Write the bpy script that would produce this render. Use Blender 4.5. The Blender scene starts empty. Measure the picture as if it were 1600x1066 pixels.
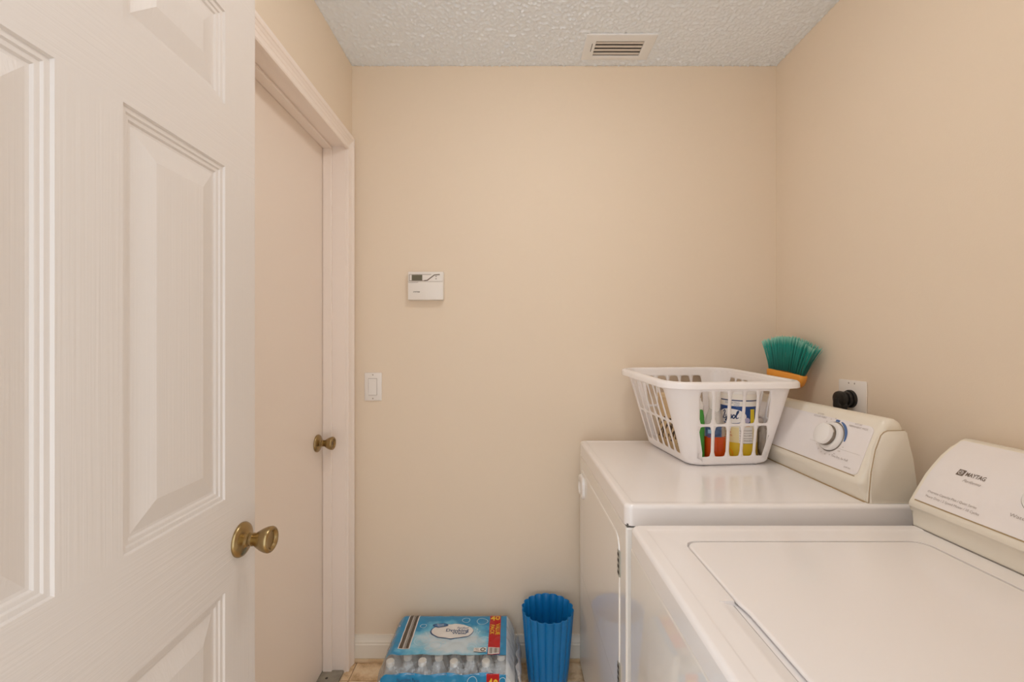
import bpy, bmesh, math, random
from mathutils import Vector, Matrix, noise as mnoise
random.seed(7)
C = bpy.context.scene
COL = C.collection
PI = math.pi

# ------------------------------------------------------------------ camera, light, exposure
F_PX, H_CAM = 690.0, 1.303
cam_d = bpy.data.cameras.new('camera')
cam_d.sensor_width = 36.0
cam_d.lens = F_PX / 1600.0 * 36.0
cam_d.shift_x = 2 / 1600.0
cam_d.shift_y = 2 / 1600.0
cam_d.clip_start = 0.02
cam = bpy.data.objects.new('camera', cam_d)
cam.location = (0, 0, H_CAM)
cam.rotation_euler = (PI / 2, 0, 0)
COL.objects.link(cam)
C.camera = cam

w = bpy.data.worlds.new('world')
C.world = w
w.use_nodes = True
w.node_tree.nodes['Background'].inputs['Color'].default_value = (0.90, 0.95, 1.0, 1)
w.node_tree.nodes['Background'].inputs['Strength'].default_value = 1.75

LAMP = (0.16, 0.84)
LAMP_STRENGTH = 22.0
C.view_settings.view_transform = 'Standard'
C.view_settings.look = 'None'
C.view_settings.gamma = 1
C.view_settings.use_curve_mapping = False
C.view_settings.exposure = 0.17
C.cycles.use_denoising = True
C.cycles.max_bounces = 14
C.cycles.diffuse_bounces = 8
C.cycles.transparent_max_bounces = 24


# ------------------------------------------------------------------ materials
def mat(name, col, rough=0.5, metal=0.0, bump=None, bump_scale=200, bump_str=0.1, coat=0.0, spec=0.5, trans=0.0, ior=1.45,
        var=None, var_scale=3, emit=0, alpha=1.0, stretch=None, detail=3):
    m = bpy.data.materials.new(name)
    m.use_nodes = True
    nt = m.node_tree
    b = nt.nodes['Principled BSDF']
    b.inputs['Base Color'].default_value = (*col, 1)
    b.inputs['Roughness'].default_value = rough
    b.inputs['Metallic'].default_value = metal
    b.inputs['Specular IOR Level'].default_value = spec
    b.inputs['Coat Weight'].default_value = coat
    b.inputs['Coat Roughness'].default_value = 0.04
    b.inputs['Transmission Weight'].default_value = trans
    b.inputs['IOR'].default_value = ior
    b.inputs['Alpha'].default_value = alpha
    if emit:
        b.inputs['Emission Color'].default_value = (*col, 1)
        b.inputs['Emission Strength'].default_value = emit
    tc = None
    if bump or var:
        tc = nt.nodes.new('ShaderNodeTexCoord')
        mp = nt.nodes.new('ShaderNodeMapping')
        nt.links.new(tc.outputs['Object'], mp.inputs['Vector'])
        if stretch:
            mp.inputs['Scale'].default_value = stretch
    if bump:
        n = nt.nodes.new('ShaderNodeTexNoise')
        n.inputs['Scale'].default_value = bump_scale
        n.inputs['Detail'].default_value = detail
        nt.links.new(mp.outputs['Vector'], n.inputs['Vector'])
        bp = nt.nodes.new('ShaderNodeBump')
        bp.inputs['Strength'].default_value = bump_str
        bp.inputs['Distance'].default_value = bump
        nt.links.new(n.outputs['Fac'], bp.inputs['Height'])
        nt.links.new(bp.outputs['Normal'], b.inputs['Normal'])
    if var:
        n2 = nt.nodes.new('ShaderNodeTexNoise')
        n2.inputs['Scale'].default_value = var_scale
        n2.inputs['Detail'].default_value = 4
        nt.links.new(mp.outputs['Vector'], n2.inputs['Vector'])
        mx = nt.nodes.new('ShaderNodeMix')
        mx.data_type = 'RGBA'
        mx.inputs['A'].default_value = (*col, 1)
        mx.inputs['B'].default_value = (*var, 1)
        cr = nt.nodes.new('ShaderNodeMapRange')
        cr.inputs['From Min'].default_value = 0.35
        cr.inputs['From Max'].default_value = 0.65
        nt.links.new(n2.outputs['Fac'], cr.inputs['Value'])
        nt.links.new(cr.outputs['Result'], mx.inputs['Factor'])
        nt.links.new(mx.outputs['Result'], b.inputs['Base Color'])
    return m


def nodes_of(m):
    return m.node_tree, m.node_tree.nodes['Principled BSDF']


M = {}
M['wall'] = mat('cream wall paint', (0.805, 0.69, 0.555), 0.6, bump=0.0006, bump_scale=260, bump_str=0.35, spec=0.25)
M['ceiling'] = mat('popcorn ceiling', (0.86, 0.92, 0.985), 0.95, bump=0.002, bump_scale=300, bump_str=0.6, spec=0.1, detail=5)
M['trim'] = mat('trim gloss paint', (0.89, 0.80, 0.735), 0.35, bump=0.0003, bump_scale=120, bump_str=0.15)
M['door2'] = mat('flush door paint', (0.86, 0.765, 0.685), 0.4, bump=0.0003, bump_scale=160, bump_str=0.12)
M['base'] = mat('baseboard paint', (0.82, 0.77, 0.68), 0.4)
M['caulk'] = mat('stained caulk', (0.55, 0.38, 0.21), 0.8, var=(0.75, 0.6, 0.42), var_scale=12)
M['enamel'] = mat('white enamel', (0.90, 0.875, 0.87), 0.24, coat=0.35)
M['enamel_front'] = mat('white enamel front', (0.88, 0.86, 0.83), 0.02, ior=2.0)
M['cream_plastic'] = mat('cream console plastic', (0.82, 0.765, 0.66), 0.28)
M['panel'] = mat('white control panel', (0.86, 0.82, 0.81), 0.14, coat=0.4)
M['gap'] = mat('dark gap', (0.05, 0.045, 0.04), 0.7)
M['grey_gap'] = mat('grey seam', (0.25, 0.23, 0.2), 0.7)
M['seam_dark'] = mat('seam shadow gap', (0.12, 0.11, 0.10), 0.7)
M['knob_white'] = mat('white knob plastic', (0.85, 0.83, 0.81), 0.22)
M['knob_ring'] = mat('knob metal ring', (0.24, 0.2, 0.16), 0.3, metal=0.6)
M['ink'] = mat('grey brown ink', (0.17, 0.13, 0.10), 0.6)
M['ink_light'] = mat('pale ink', (0.42, 0.37, 0.33), 0.6)
M['ink_blue'] = mat('blue ink', (0.08, 0.16, 0.36), 0.5)
M['hinge'] = mat('hinge steel', (0.42, 0.43, 0.40), 0.35, metal=0.8)
M['basket'] = mat('white basket plastic', (0.93, 0.90, 0.90), 0.3)
nt, b = nodes_of(M['basket'])
b.inputs['Subsurface Weight'].default_value = 0.15
b.inputs['Subsurface Radius'].default_value = (0.01, 0.01, 0.01)
M['blue_bin'] = mat('blue plastic', (0.006, 0.19, 0.50), 0.3)
M['white_plastic'] = mat('white plastic', (0.83, 0.79, 0.74), 0.35)
M['plate'] = mat('plate plastic', (0.84, 0.80, 0.76), 0.35)
M['black_rubber'] = mat('black rubber', (0.016, 0.014, 0.013), 0.28)
M['vent'] = mat('vent enamel', (0.84, 0.86, 0.88), 0.4)
M['slat'] = mat('vent slat', (0.74, 0.70, 0.66), 0.45)
M['vent_dark'] = mat('duct', (0.10, 0.08, 0.06), 0.9)
M['lcd'] = mat('lcd', (0.14, 0.13, 0.085), 0.25)
M['orange'] = mat('orange plastic', (0.85, 0.35, 0.05), 0.35)
M['orange_dark'] = mat('brown orange', (0.42, 0.14, 0.015), 0.5)
M['handle_metal'] = mat('broom handle', (0.30, 0.31, 0.31), 0.35, metal=0.4)
M['threshold'] = mat('threshold', (0.34, 0.31, 0.25), 0.5, var=(0.24, 0.22, 0.18), var_scale=30)
M['rubber_foot'] = mat('rubber foot', (0.05, 0.05, 0.05), 0.8)

M['brass'] = mat('antique brass', (0.36, 0.26, 0.125), 0.27, metal=1.0, bump=0.0002, bump_scale=400, bump_str=0.08)


def door_material():
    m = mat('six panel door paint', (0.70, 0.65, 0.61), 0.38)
    nt, b = nodes_of(m)
    tc = nt.nodes.new('ShaderNodeTexCoord')
    hs = []
    for sc in ((700, 700, 9), (700, 9, 700)):
        mp = nt.nodes.new('ShaderNodeMapping')
        mp.inputs['Scale'].default_value = sc
        nt.links.new(tc.outputs['Object'], mp.inputs['Vector'])
        n = nt.nodes.new('ShaderNodeTexNoise')
        n.inputs['Scale'].default_value = 0.32
        n.inputs['Detail'].default_value = 2
        nt.links.new(mp.outputs['Vector'], n.inputs['Vector'])
        hs.append(n)
    sep = nt.nodes.new('ShaderNodeSeparateXYZ')
    nt.links.new(tc.outputs['Object'], sep.inputs['Vector'])
    # rails (horizontal grain) lie between the panels
    total = None
    for z0, z1 in ((0.837, 1.010), (1.630, 1.745), (0.0, 0.22), (1.93, 2.1)):
        a = nt.nodes.new('ShaderNodeMath'); a.operation = 'GREATER_THAN'; a.inputs[1].default_value = z0
        c = nt.nodes.new('ShaderNodeMath'); c.operation = 'LESS_THAN'; c.inputs[1].default_value = z1
        nt.links.new(sep.outputs['Z'], a.inputs[0]); nt.links.new(sep.outputs['Z'], c.inputs[0])
        p = nt.nodes.new('ShaderNodeMath'); p.operation = 'MULTIPLY'
        nt.links.new(a.outputs[0], p.inputs[0]); nt.links.new(c.outputs[0], p.inputs[1])
        if total is None:
            total = p
        else:
            s = nt.nodes.new('ShaderNodeMath'); s.operation = 'ADD'
            nt.links.new(total.outputs[0], s.inputs[0]); nt.links.new(p.outputs[0], s.inputs[1])
            total = s
    mx = nt.nodes.new('ShaderNodeMix')
    nt.links.new(total.outputs[0], mx.inputs['Factor'])
    nt.links.new(hs[0].outputs['Fac'], mx.inputs['A'])
    nt.links.new(hs[1].outputs['Fac'], mx.inputs['B'])
    bp = nt.nodes.new('ShaderNodeBump')
    bp.inputs['Strength'].default_value = 0.5
    bp.inputs['Distance'].default_value = 0.0010
    nt.links.new(mx.outputs['Result'], bp.inputs['Height'])
    nt.links.new(bp.outputs['Normal'], b.inputs['Normal'])
    return m


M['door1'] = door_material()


def tile_material():
    m = mat('stone look tile', (0.5, 0.34, 0.19), 0.45, bump=0.001, bump_scale=60, bump_str=0.25)
    nt, b = nodes_of(m)
    tc = nt.nodes.new('ShaderNodeTexCoord')
    oi = nt.nodes.new('ShaderNodeObjectInfo')
    add = nt.nodes.new('ShaderNodeVectorMath'); add.operation = 'ADD'
    sc = nt.nodes.new('ShaderNodeMath'); sc.operation = 'MULTIPLY'; sc.inputs[1].default_value = 37
    nt.links.new(oi.outputs['Random'], sc.inputs[0])
    nt.links.new(tc.outputs['Object'], add.inputs[0]); nt.links.new(sc.outputs[0], add.inputs[1])
    n = nt.nodes.new('ShaderNodeTexNoise'); n.inputs['Scale'].default_value = 14; n.inputs['Detail'].default_value = 8
    n.inputs['Roughness'].default_value = 0.68
    nt.links.new(add.outputs[0], n.inputs['Vector'])
    r = nt.nodes.new('ShaderNodeValToRGB')
    e = r.color_ramp.elements
    e[0].position = 0.30; e[0].color = (0.46, 0.28, 0.13, 1)
    e[1].position = 0.72; e[1].color = (0.93, 0.81, 0.62, 1)
    x = e.new(0.5); x.color = (0.80, 0.60, 0.38, 1)
    nt.links.new(n.outputs['Fac'], r.inputs['Fac'])
    nt.links.new(r.outputs['Color'], b.inputs['Base Color'])
    return m


M['tile'] = tile_material()
M['grout'] = mat('grout', (0.42, 0.29, 0.18), 0.9)


# ------------------------------------------------------------------ mesh helpers
def finish(name, bm, m, parent=None, smooth=True, ang=35, local=False):
    """links ONE mesh object; coordinates are world coordinates unless local"""
    me = bpy.data.meshes.new(name)
    bmesh.ops.recalc_face_normals(bm, faces=bm.faces[:]) if len(bm.faces) else None
    bm.to_mesh(me)
    bm.free()
    return link(name, me, m, parent, smooth, ang, local)


def root_of(o):
    while o.parent:
        o = o.parent
    return o


def link(name, me, m, parent=None, smooth=True, ang=35, local=False):
    o = bpy.data.objects.new(name, me)
    COL.objects.link(o)
    if m is not None:
        me.materials.append(m)
    if smooth and len(me.polygons):
        me.shade_smooth()
        me.set_sharp_from_angle(angle=math.radians(ang))
    if m is not None and m.name.startswith('white enamel'):
        wn = o.modifiers.new('face_normals', 'WEIGHTED_NORMAL')
        wn.keep_sharp = True
    if parent is not None:
        o.parent = parent
        if not local:
            r = root_of(parent)
            me.transform(Matrix.Translation(-Vector(r.location)))
    return o


def thing(name, label, cat, loc, rotz=0, group=None):
    o = bpy.data.objects.new(name, None)
    o.empty_display_size = 0.05
    COL.objects.link(o)
    o.location = loc
    o.rotation_euler = (0, 0, rotz)
    o['label'] = label
    o['category'] = cat
    if group:
        o['group'] = group
    return o


def struct(o, label=None):
    o['kind'] = 'structure'
    if label:
        o['label'] = label
    return o


def box(bm, x0, x1, y0, y1, z0, z1, bevel=0.0, seg=2):
    r = bmesh.ops.create_cube(bm, size=1)
    vs = r['verts']
    bmesh.ops.scale(bm, vec=(x1 - x0, y1 - y0, z1 - z0), verts=vs)
    bmesh.ops.translate(bm, vec=((x0 + x1) / 2, (y0 + y1) / 2, (z0 + z1) / 2), verts=vs)
    if bevel:
        es = list({e for v in vs for e in v.link_edges})
        bmesh.ops.bevel(bm, geom=es, offset=bevel, segments=seg, profile=0.5, affect='EDGES', clamp_overlap=True)
    return bm


def nbox(*a, **k):
    return box(bmesh.new(), *a, **k)


def lathe(bm, prof, n=32, mtx=None, close=False):
    """prof: list of (r, z) about the z axis"""
    rings = []
    for r, z in prof:
        if r < 1e-6:
            rings.append([bm.verts.new((0, 0, z))])
        else:
            rings.append([bm.verts.new((r * math.cos(2 * PI * i / n), r * math.sin(2 * PI * i / n), z)) for i in range(n)])
    for a, c in zip(rings[:-1], rings[1:]):
        if len(a) == 1 and len(c) == 1:
            continue
        for i in range(n):
            j = (i + 1) % n
            if len(a) == 1:
                bm.faces.new((a[0], c[i], c[j]))
            elif len(c) == 1:
                bm.faces.new((a[i], a[j], c[0]))
            else:
                bm.faces.new((a[i], a[j], c[j], c[i]))
    if mtx is not None:
        vs = [v for r in rings for v in r]
        bmesh.ops.transform(bm, matrix=mtx, verts=vs)
    return bm


def tube(bm, pts, rad, n=10, caps=True):
    pts = [Vector(p) for p in pts]
    rings = []
    up = Vector((0, 0, 1))
    for i, p in enumerate(pts):
        d = (pts[min(i + 1, len(pts) - 1)] - pts[max(i - 1, 0)]).normalized()
        a = d.cross(up)
        if a.length < 0.05:
            a = d.cross(Vector((0, 1, 0)))
        a.normalize()
        c = d.cross(a).normalized()
        r = rad[i] if isinstance(rad, (list, tuple)) else rad
        rings.append([bm.verts.new(p + a * r * math.cos(2 * PI * k / n) + c * r * math.sin(2 * PI * k / n)) for k in range(n)])
    for a, c in zip(rings[:-1], rings[1:]):
        for i in range(n):
            j = (i + 1) % n
            bm.faces.new((a[i], a[j], c[j], c[i]))
    if caps:
        bm.faces.new(rings[0][::-1])
        bm.faces.new(rings[-1])
    return bm


def prism_y(bm, prof, y0, y1, bevel=0, seg=3):
    """extrude an (x,z) outline along y"""
    a = [bm.verts.new((x, y0, z)) for x, z in prof]
    c = [bm.verts.new((x, y1, z)) for x, z in prof]
    n = len(prof)
    fs = []
    for i in range(n):
        j = (i + 1) % n
        fs.append(bm.faces.new((a[i], a[j], c[j], c[i])))
    f0 = bm.faces.new(a[::-1])
    f1 = bm.faces.new(c)
    if bevel:
        es = list(f0.edges) + list(f1.edges)
        bmesh.ops.bevel(bm, geom=es, offset=bevel, segments=seg, profile=0.5, affect='EDGES', clamp_overlap=True)
    return bm


def rounded_prism_y(bm, prof, y0, y1, r, n=6):
    """(x,z) outline along y whose two ends are rounded over by r"""
    P = [Vector(p) for p in prof]
    m = len(P)
    area = sum(P[i].x * P[(i + 1) % m].y - P[(i + 1) % m].x * P[i].y for i in range(m))
    sg = 1 if area > 0 else -1
    nrm = []
    for i in range(m):
        e0 = (P[i] - P[i - 1]).normalized(); e1 = (P[(i + 1) % m] - P[i]).normalized()
        a = Vector((-e0.y, e0.x)) + Vector((-e1.y, e1.x))
        nrm.append(a.normalized() * sg)
    zb = min(p.y for p in P)
    secs = [(y0 + r * (1 - math.sin(PI / 2 * k / n)), r * (1 - math.cos(PI / 2 * k / n))) for k in range(n, -1, -1)]
    secs = [(y, i_) for y, i_ in secs] + [(y0 + y1 - y, i_) for y, i_ in reversed(secs)]
    prev = None
    first = None
    for y, ins in secs:
        cur = []
        for p, q in zip(P, nrm):
            t_ = p + q * ins
            cur.append(bm.verts.new((t_.x, y, max(t_.y, zb) if p.y > zb + 1e-6 else zb)))
        if prev:
            for k in range(m):
                bm.faces.new((prev[k], prev[(k + 1) % m], cur[(k + 1) % m], cur[k]))
        else:
            first = cur
        prev = cur
    bm.faces.new(first[::-1]); bm.faces.new(prev)
    return bm


def catmull(pts, k=8):
    out = []
    P = [pts[0]] + list(pts) + [pts[-1]]
    for i in range(1, len(P) - 2):
        p0, p1, p2, p3 = (Vector(q) for q in P[i - 1:i + 3])
        for s in range(k):
            t = s / k
            out.append(0.5 * ((2 * p1) + (p2 - p0) * t + (2 * p0 - 5 * p1 + 4 * p2 - p3) * t * t + (3 * p1 - p0 - 3 * p2 + p3) * t ** 3))
    out.append(Vector(pts[-1]))
    return out


def rrect(hx, hy, r, n=6, cx=0, cy=0):
    pts = []
    for sx, sy, a0 in ((1, 1, 0), (-1, 1, 90), (-1, -1, 180), (1, -1, 270)):
        for i in range(n + 1):
            a = math.radians(a0 + 90 * i / n)
            pts.append((cx + sx * (hx - r) + r * math.cos(a), cy + sy * (hy - r) + r * math.sin(a)))
    return pts


# ---- lettering: glyph outlines of the built-in font as flat mesh data
def glyphs(text, size, shear=0.0, align='CENTER', bold=0.0, width=None):
    cu = bpy.data.curves.new('lettering', 'FONT')
    cu.body = text
    cu.size = size
    cu.shear = shear
    cu.align_x = align
    cu.align_y = 'CENTER'
    cu.offset = bold
    cu.resolution_u = 2
    o = bpy.data.objects.new('lettering', cu)
    COL.objects.link(o)
    dg = bpy.context.evaluated_depsgraph_get()
    dg.update()
    me = bpy.data.meshes.new_from_object(o.evaluated_get(dg))
    vs = [v.co.copy() for v in me.vertices]
    fs = [tuple(p.vertices) for p in me.polygons]
    bpy.data.objects.remove(o)
    bpy.data.curves.remove(cu)
    bpy.data.meshes.remove(me)
    if width and vs:
        xs = [v.x for v in vs]
        k = width / (max(xs) - min(xs))
        for v in vs:
            v.x *= k
    return vs, fs


def lay(bm, vf, fn):
    """map flat (u,v) mesh data through fn to 3D and add it to bm"""
    vs, fs = vf
    nv = [bm.verts.new(fn(v.x, v.y)) for v in vs]
    for f in fs:
        try:
            bm.faces.new([nv[i] for i in f])
        except ValueError:
            pass
    return bm


def poly(pts):
    return [Vector((x, y, 0)) for x, y in pts], [tuple(range(len(pts)))]


def gridquad(x0, x1, y0, y1, nx=1, ny=1):
    vs = [Vector((x0 + (x1 - x0) * i / nx, y0 + (y1 - y0) * j / ny, 0)) for j in range(ny + 1) for i in range(nx + 1)]
    fs = [(j * (nx + 1) + i, j * (nx + 1) + i + 1, (j + 1) * (nx + 1) + i + 1, (j + 1) * (nx + 1) + i) for j in range(ny) for i in range(nx)]
    return vs, fs


def ribbon(pts, wdt, closed=False):
    pts = [Vector((p[0], p[1], 0)) for p in pts]
    n = len(pts)
    vs, fs = [], []
    for i, p in enumerate(pts):
        q0 = pts[(i - 1) % n] if closed else pts[max(i - 1, 0)]
        q1 = pts[(i + 1) % n] if closed else pts[min(i + 1, n - 1)]
        d = (q1 - q0)
        if d.length < 1e-9:
            d = Vector((1, 0, 0))
        d.normalize()
        nrm = Vector((-d.y, d.x, 0))
        ww = wdt(i / max(n - 1, 1)) if callable(wdt) else wdt
        vs += [p + nrm * ww / 2, p - nrm * ww / 2]
    for i in range(n if closed else n - 1):
        j = (i + 1) % n
        fs.append((2 * i, 2 * i + 1, 2 * j + 1, 2 * j))
    return vs, fs


def ellipse(cx, cy, a, c, n=40):
    return [(cx + a * math.cos(2 * PI * i / n), cy + c * math.sin(2 * PI * i / n)) for i in range(n)]


# ------------------------------------------------------------------ room shell
XL, XR, YB, YN, ZC = -0.6526, 1.092, 1.816, 0.16, 2.44
D2_N, D2_F, D2_T = 0.965, 1.742, 2.075          # opening of the flush door in the left wall

o = finish('floor', nbox(XL - 0.4, XR + 0.12, -0.9, YB + 0.1, -0.06, -0.0025), M['grout'])
floor = struct(o, 'beige stone-look tiled floor of the laundry room')
T, J = 0.33, 0.004
kx0, ky0 = -0.625, 1.70
ntile = 0
for i in range(-2, 7):
    for j in range(-2, 9):
        xa, xb = kx0 + i * T + J / 2, kx0 + (i + 1) * T - J / 2
        ya, yb = ky0 - j * T + J / 2, ky0 - (j - 1) * T - J / 2
        xa, xb, ya, yb = max(xa, XL - 0.35), min(xb, XR), max(ya, -0.88), min(yb, YB)
        if xb - xa < 0.01 or yb - ya < 0.01:
            continue
        t = finish('tile', nbox(xa, xb, ya, yb, -0.006, 0.0, 0.0012, 1), M['tile'], floor)

# back wall, right wall, near wall with the doorway, left wall around the flush door
struct(finish('wall_back', nbox(XL - 0.12, XR + 0.12, YB, YB + 0.1, 0, ZC), M['wall']), 'cream painted back wall with thermostat and switch')
struct(finish('wall_right', nbox(XR, XR + 0.12, 0.04, YB, 0, ZC), M['wall']), 'cream painted wall behind the washer and dryer')
bm = bmesh.new()
box(bm, XL - 0.12, XL, D2_F + 0.02, YB, 0, ZC)
box(bm, XL - 0.12, XL, 0.04, D2_N - 0.02, 0, ZC)
box(bm, XL - 0.12, XL, D2_N - 0.02, D2_F + 0.02, D2_T + 0.02, ZC)
struct(finish('wall_left', bm, M['wall']), 'cream painted wall around the flush door')
bm = bmesh.new()
DX0, DX1 = -0.56, 0.24
box(bm, XL, DX0, 0.04, YN, 0, ZC)
box(bm, DX1, XR, 0.04, YN, 0, ZC)
box(bm, DX0, DX1, 0.04, YN, 2.06, ZC)
struct(finish('wall_front', bm, M['wall']), 'cream wall around the entrance doorway')
HX0, HX1, HY0, HY1 = 0.322, 0.504, 1.660, 1.746       # duct hole
cxs = [XL - 0.01 + 0.0037 * k for k in range(int((XR - XL + 0.02) / 0.0037) + 2)]
cys = [0.05 + 0.0037 * k for k in range(int((YB - 0.04) / 0.0037) + 1)]
cv, cf = [], []
for y in cys:
    for x in cxs:
        p = Vector((x, y, 0))
        h = mnoise.noise(p * 98) + 0.5 * mnoise.noise(p * 150 + Vector((5, 3, 1)))
        cv.append((x, y, ZC - 0.0060 * max(h, -0.3)))
W_ = len(cxs)
for j in range(len(cys) - 1):
    for i in range(W_ - 1):
        if HX0 - 0.02 < cxs[i] < HX1 + 0.016 and HY0 - 0.02 < cys[j] < HY1 + 0.016:
            continue
        k = j * W_ + i
        cf.append((k, k + W_, k + W_ + 1, k + 1))
bm = bmesh.new()
box(bm, XL - 0.12, HX0 - 0.015, 0.04, YB + 0.1, ZC + 0.002, ZC + 0.06)
box(bm, HX1 + 0.015, XR + 0.12, 0.04, YB + 0.1, ZC + 0.002, ZC + 0.06)
box(bm, HX0 - 0.015, HX1 + 0.015, 0.04, HY0 - 0.015, ZC + 0.002, ZC + 0.06)
box(bm, HX0 - 0.015, HX1 + 0.015, HY1 + 0.015, YB + 0.1, ZC + 0.002, ZC + 0.06)
cb = [v.co.to_tuple() for v in bm.verts]
bm.verts.index_update()
cq = [tuple(v.index for v in f.verts) for f in bm.faces]
bm.free()
n0 = len(cv)
me = bpy.data.meshes.new('ceiling')
me.from_pydata(cv + cb, [], cf + [tuple(q + n0 for q in f) for f in cq])
struct(link('ceiling', me, M['ceiling'], ang=60), 'white popcorn textured ceiling')

# baseboards: colonial profile (depth from wall, z)
bprof = [(0, 0.0), (0.016, 0.0), (0.016, 0.068), (0.0135, 0.072), (0.0135, 0.078), (0.011, 0.083), (0.007, 0.094), (0.006, 0.103), (0, 0.103)]
bm = bmesh.new()
a = [bm.verts.new((XL + 0.005, YB - d, z)) for d, z in bprof]
c = [bm.verts.new((XR, YB - d, z)) for d, z in bprof]
for i in range(len(bprof)):
    j = (i + 1) % len(bprof)
    bm.faces.new((a[i], a[j], c[j], c[i]))
bm.faces.new(a); bm.faces.new(c[::-1])
bb = struct(finish('baseboard_back', bm, M['base'], ang=20), 'off-white baseboard along the back wall')
bm = bmesh.new()
box(bm, XL + 0.004, XR, YB - 0.024, YB - 0.0155, 0.0005, 0.0145, 0.003, 2)
finish('caulk_bead', bm, M['caulk'], bb)['label'] = 'brown stained caulk bead under the baseboard'

# ------------------------------------------------------------------ flush door with its jamb and casing (left wall)
# jamb and stop
bm = bmesh.new()
JX0 = -0.785
box(bm, JX0, XL + 0.001, D2_F, D2_F + 0.02, 0, D2_T + 0.02)
box(bm, JX0, XL + 0.001, D2_N - 0.02, D2_N, 0, D2_T + 0.02)
box(bm, JX0, XL + 0.001, D2_N, D2_F, D2_T, D2_T + 0.02)
tr = struct(finish('trim_1', bm, M['trim'], ang=25), 'white door jamb and casing around the flush door')
bm = bmesh.new()
DFX = -0.739                                        # door face plane
box(bm, DFX + 0.001, DFX + 0.036, D2_F - 0.011, D2_F, 0, D2_T - 0.011, 0.002, 1)
box(bm, DFX + 0.001, DFX + 0.036, D2_N, D2_N + 0.011, 0, D2_T - 0.011, 0.002, 1)
box(bm, DFX + 0.001, DFX + 0.036, D2_N, D2_F, D2_T - 0.011, D2_T, 0.002, 1)
finish('door_stop', bm, M['trim'], tr)
# casing: profile (outward offset, protrusion)
cprof = [(0.004, 0.0), (0.004, 0.010), (0.007, 0.0125), (0.010, 0.0125), (0.012, 0.0095), (0.015, 0.0095), (0.021, 0.0105), (0.0225, 0.0080), (0.0250, 0.0105), (0.031, 0.0125), (0.0325, 0.0098),
         (0.035, 0.0125), (0.040, 0.0155), (0.0415, 0.0128), (0.0435, 0.0160), (0.048, 0.0182), (0.054, 0.0182), (0.058, 0.0155), (0.0585, 0.0)]
bm = bmesh.new()
rows = []
for oo, p in cprof:
    x = XL + p
    zo = D2_T + oo - 0.012 * (1 - oo / 0.0585)
    rows.append([bm.verts.new((x, D2_F + oo, 0)), bm.verts.new((x, D2_F + oo, zo)), bm.verts.new((x, D2_N - oo, zo)), bm.verts.new((x, D2_N - oo, 0))])
for r0, r1 in zip(rows[:-1], rows[1:]):
    for k in range(3):
        bm.faces.new((r0[k], r0[k + 1], r1[k + 1], r1[k]))
finish('casing', bm, M['trim'], tr, ang=12)
d2 = finish('door_2', nbox(DFX - 0.035, DFX, D2_N + 0.003, D2_F - 0.0025, 0.012, D2_T - 0.004, 0.0015, 1), M['door2'])
struct(d2, 'closed flush off-white door in the left wall')
KNOB = [(0.0, -0.001), (0.0325, -0.001), (0.0333, 0.003), (0.0315, 0.0065), (0.026, 0.010), (0.0185, 0.0125), (0.0145, 0.014), (0.0125, 0.0165), (0.0125, 0.0185), (0.0108, 0.0195),
        (0.0108, 0.022), (0.0125, 0.023), (0.0125, 0.0255), (0.0105, 0.0265), (0.0118, 0.029), (0.0165, 0.036), (0.0215, 0.045), (0.0245, 0.053), (0.0252, 0.058),
        (0.0240, 0.0615), (0.0212, 0.0635), (0.0185, 0.0632), (0.0168, 0.0612), (0.0150, 0.0585), (0.0, 0.0575)]


def door_knob(parent, loc, keyhole=False):
    mtx = Matrix.Translation(loc) @ Matrix.Rotation(PI / 2, 4, 'Y')
    bm = lathe(bmesh.new(), KNOB[:8], 48, mtx)
    ros = finish('rosette', bm, M['brass'], parent, ang=40)
    bm = lathe(bmesh.new(), KNOB[7:], 48, mtx)
    kn = finish('door_knob', bm, M['brass'], parent, ang=40)
    if keyhole:
        bm = bmesh.new()
        x = loc[0] + 0.0583
        box(bm, x - 0.004, x, loc[1] - 0.0035, loc[1] + 0.0035, loc[2] - 0.0075, loc[2] + 0.0075, 0.001, 1)
        finish('keyhole', bm, M['gap'], kn)
    return kn


door_knob(d2, (DFX, 1.686, 0.917), keyhole=True)
bm = nbox(JX0, XL - 0.004, D2_N, D2_F - 0.0005, 0.0, 0.011, 0.004, 2)
th = struct(finish('trim_2', bm, M['threshold']), 'grey door threshold strip under the flush door')
for yy in (1.698, 1.35, 1.05):
    finish('screw', lathe(bmesh.new(), [(0.0, 0.0122), (0.0045, 0.0116), (0.0055, 0.0108)], 14, Matrix.Translation((-0.708, yy, 0))), M['gap'], th)

# ------------------------------------------------------------------ open six-panel door (beside the camera, left)
DY0, DY1, DTH = 0.180, 0.920, 0.035
zs_p = [(0.23, 0.837), (1.0100, 1.630), (1.745, 1.918)]
ys_p = [(0.2885, 0.508), (0.6000, 0.821)]
SLOPE = -0.02


def dmap(y, z, hgt):                                   # position on the room-side face, hgt outwards from the face
    return Vector((-0.532 + SLOPE * (y - 0.875) + hgt, y, z))


bm = bmesh.new()
ycuts = [DY0] + [v for p in ys_p for v in p] + [DY1]
zcuts = [0.012] + [v for p in zs_p for v in p] + [2.04]
for i in range(len(ycuts) - 1):
    for j in range(len(zcuts) - 1):
        if i % 2 == 1 and j % 2 == 1:
            continue
        q = [(ycuts[i], zcuts[j]), (ycuts[i + 1], zcuts[j]), (ycuts[i + 1], zcuts[j + 1]), (ycuts[i], zcuts[j + 1])]
        bm.faces.new([bm.verts.new(dmap(y, z, 0)) for y, z in q])
RINGS = [(0, 0), (0.0022, -0.0034), (0.0055, -0.0036), (0.0085, -0.0040), (0.0105, -0.0064), (0.0135, -0.0066), (0.0160, -0.0072), (0.0185, -0.0098), (0.0225, -0.0102)]


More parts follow.
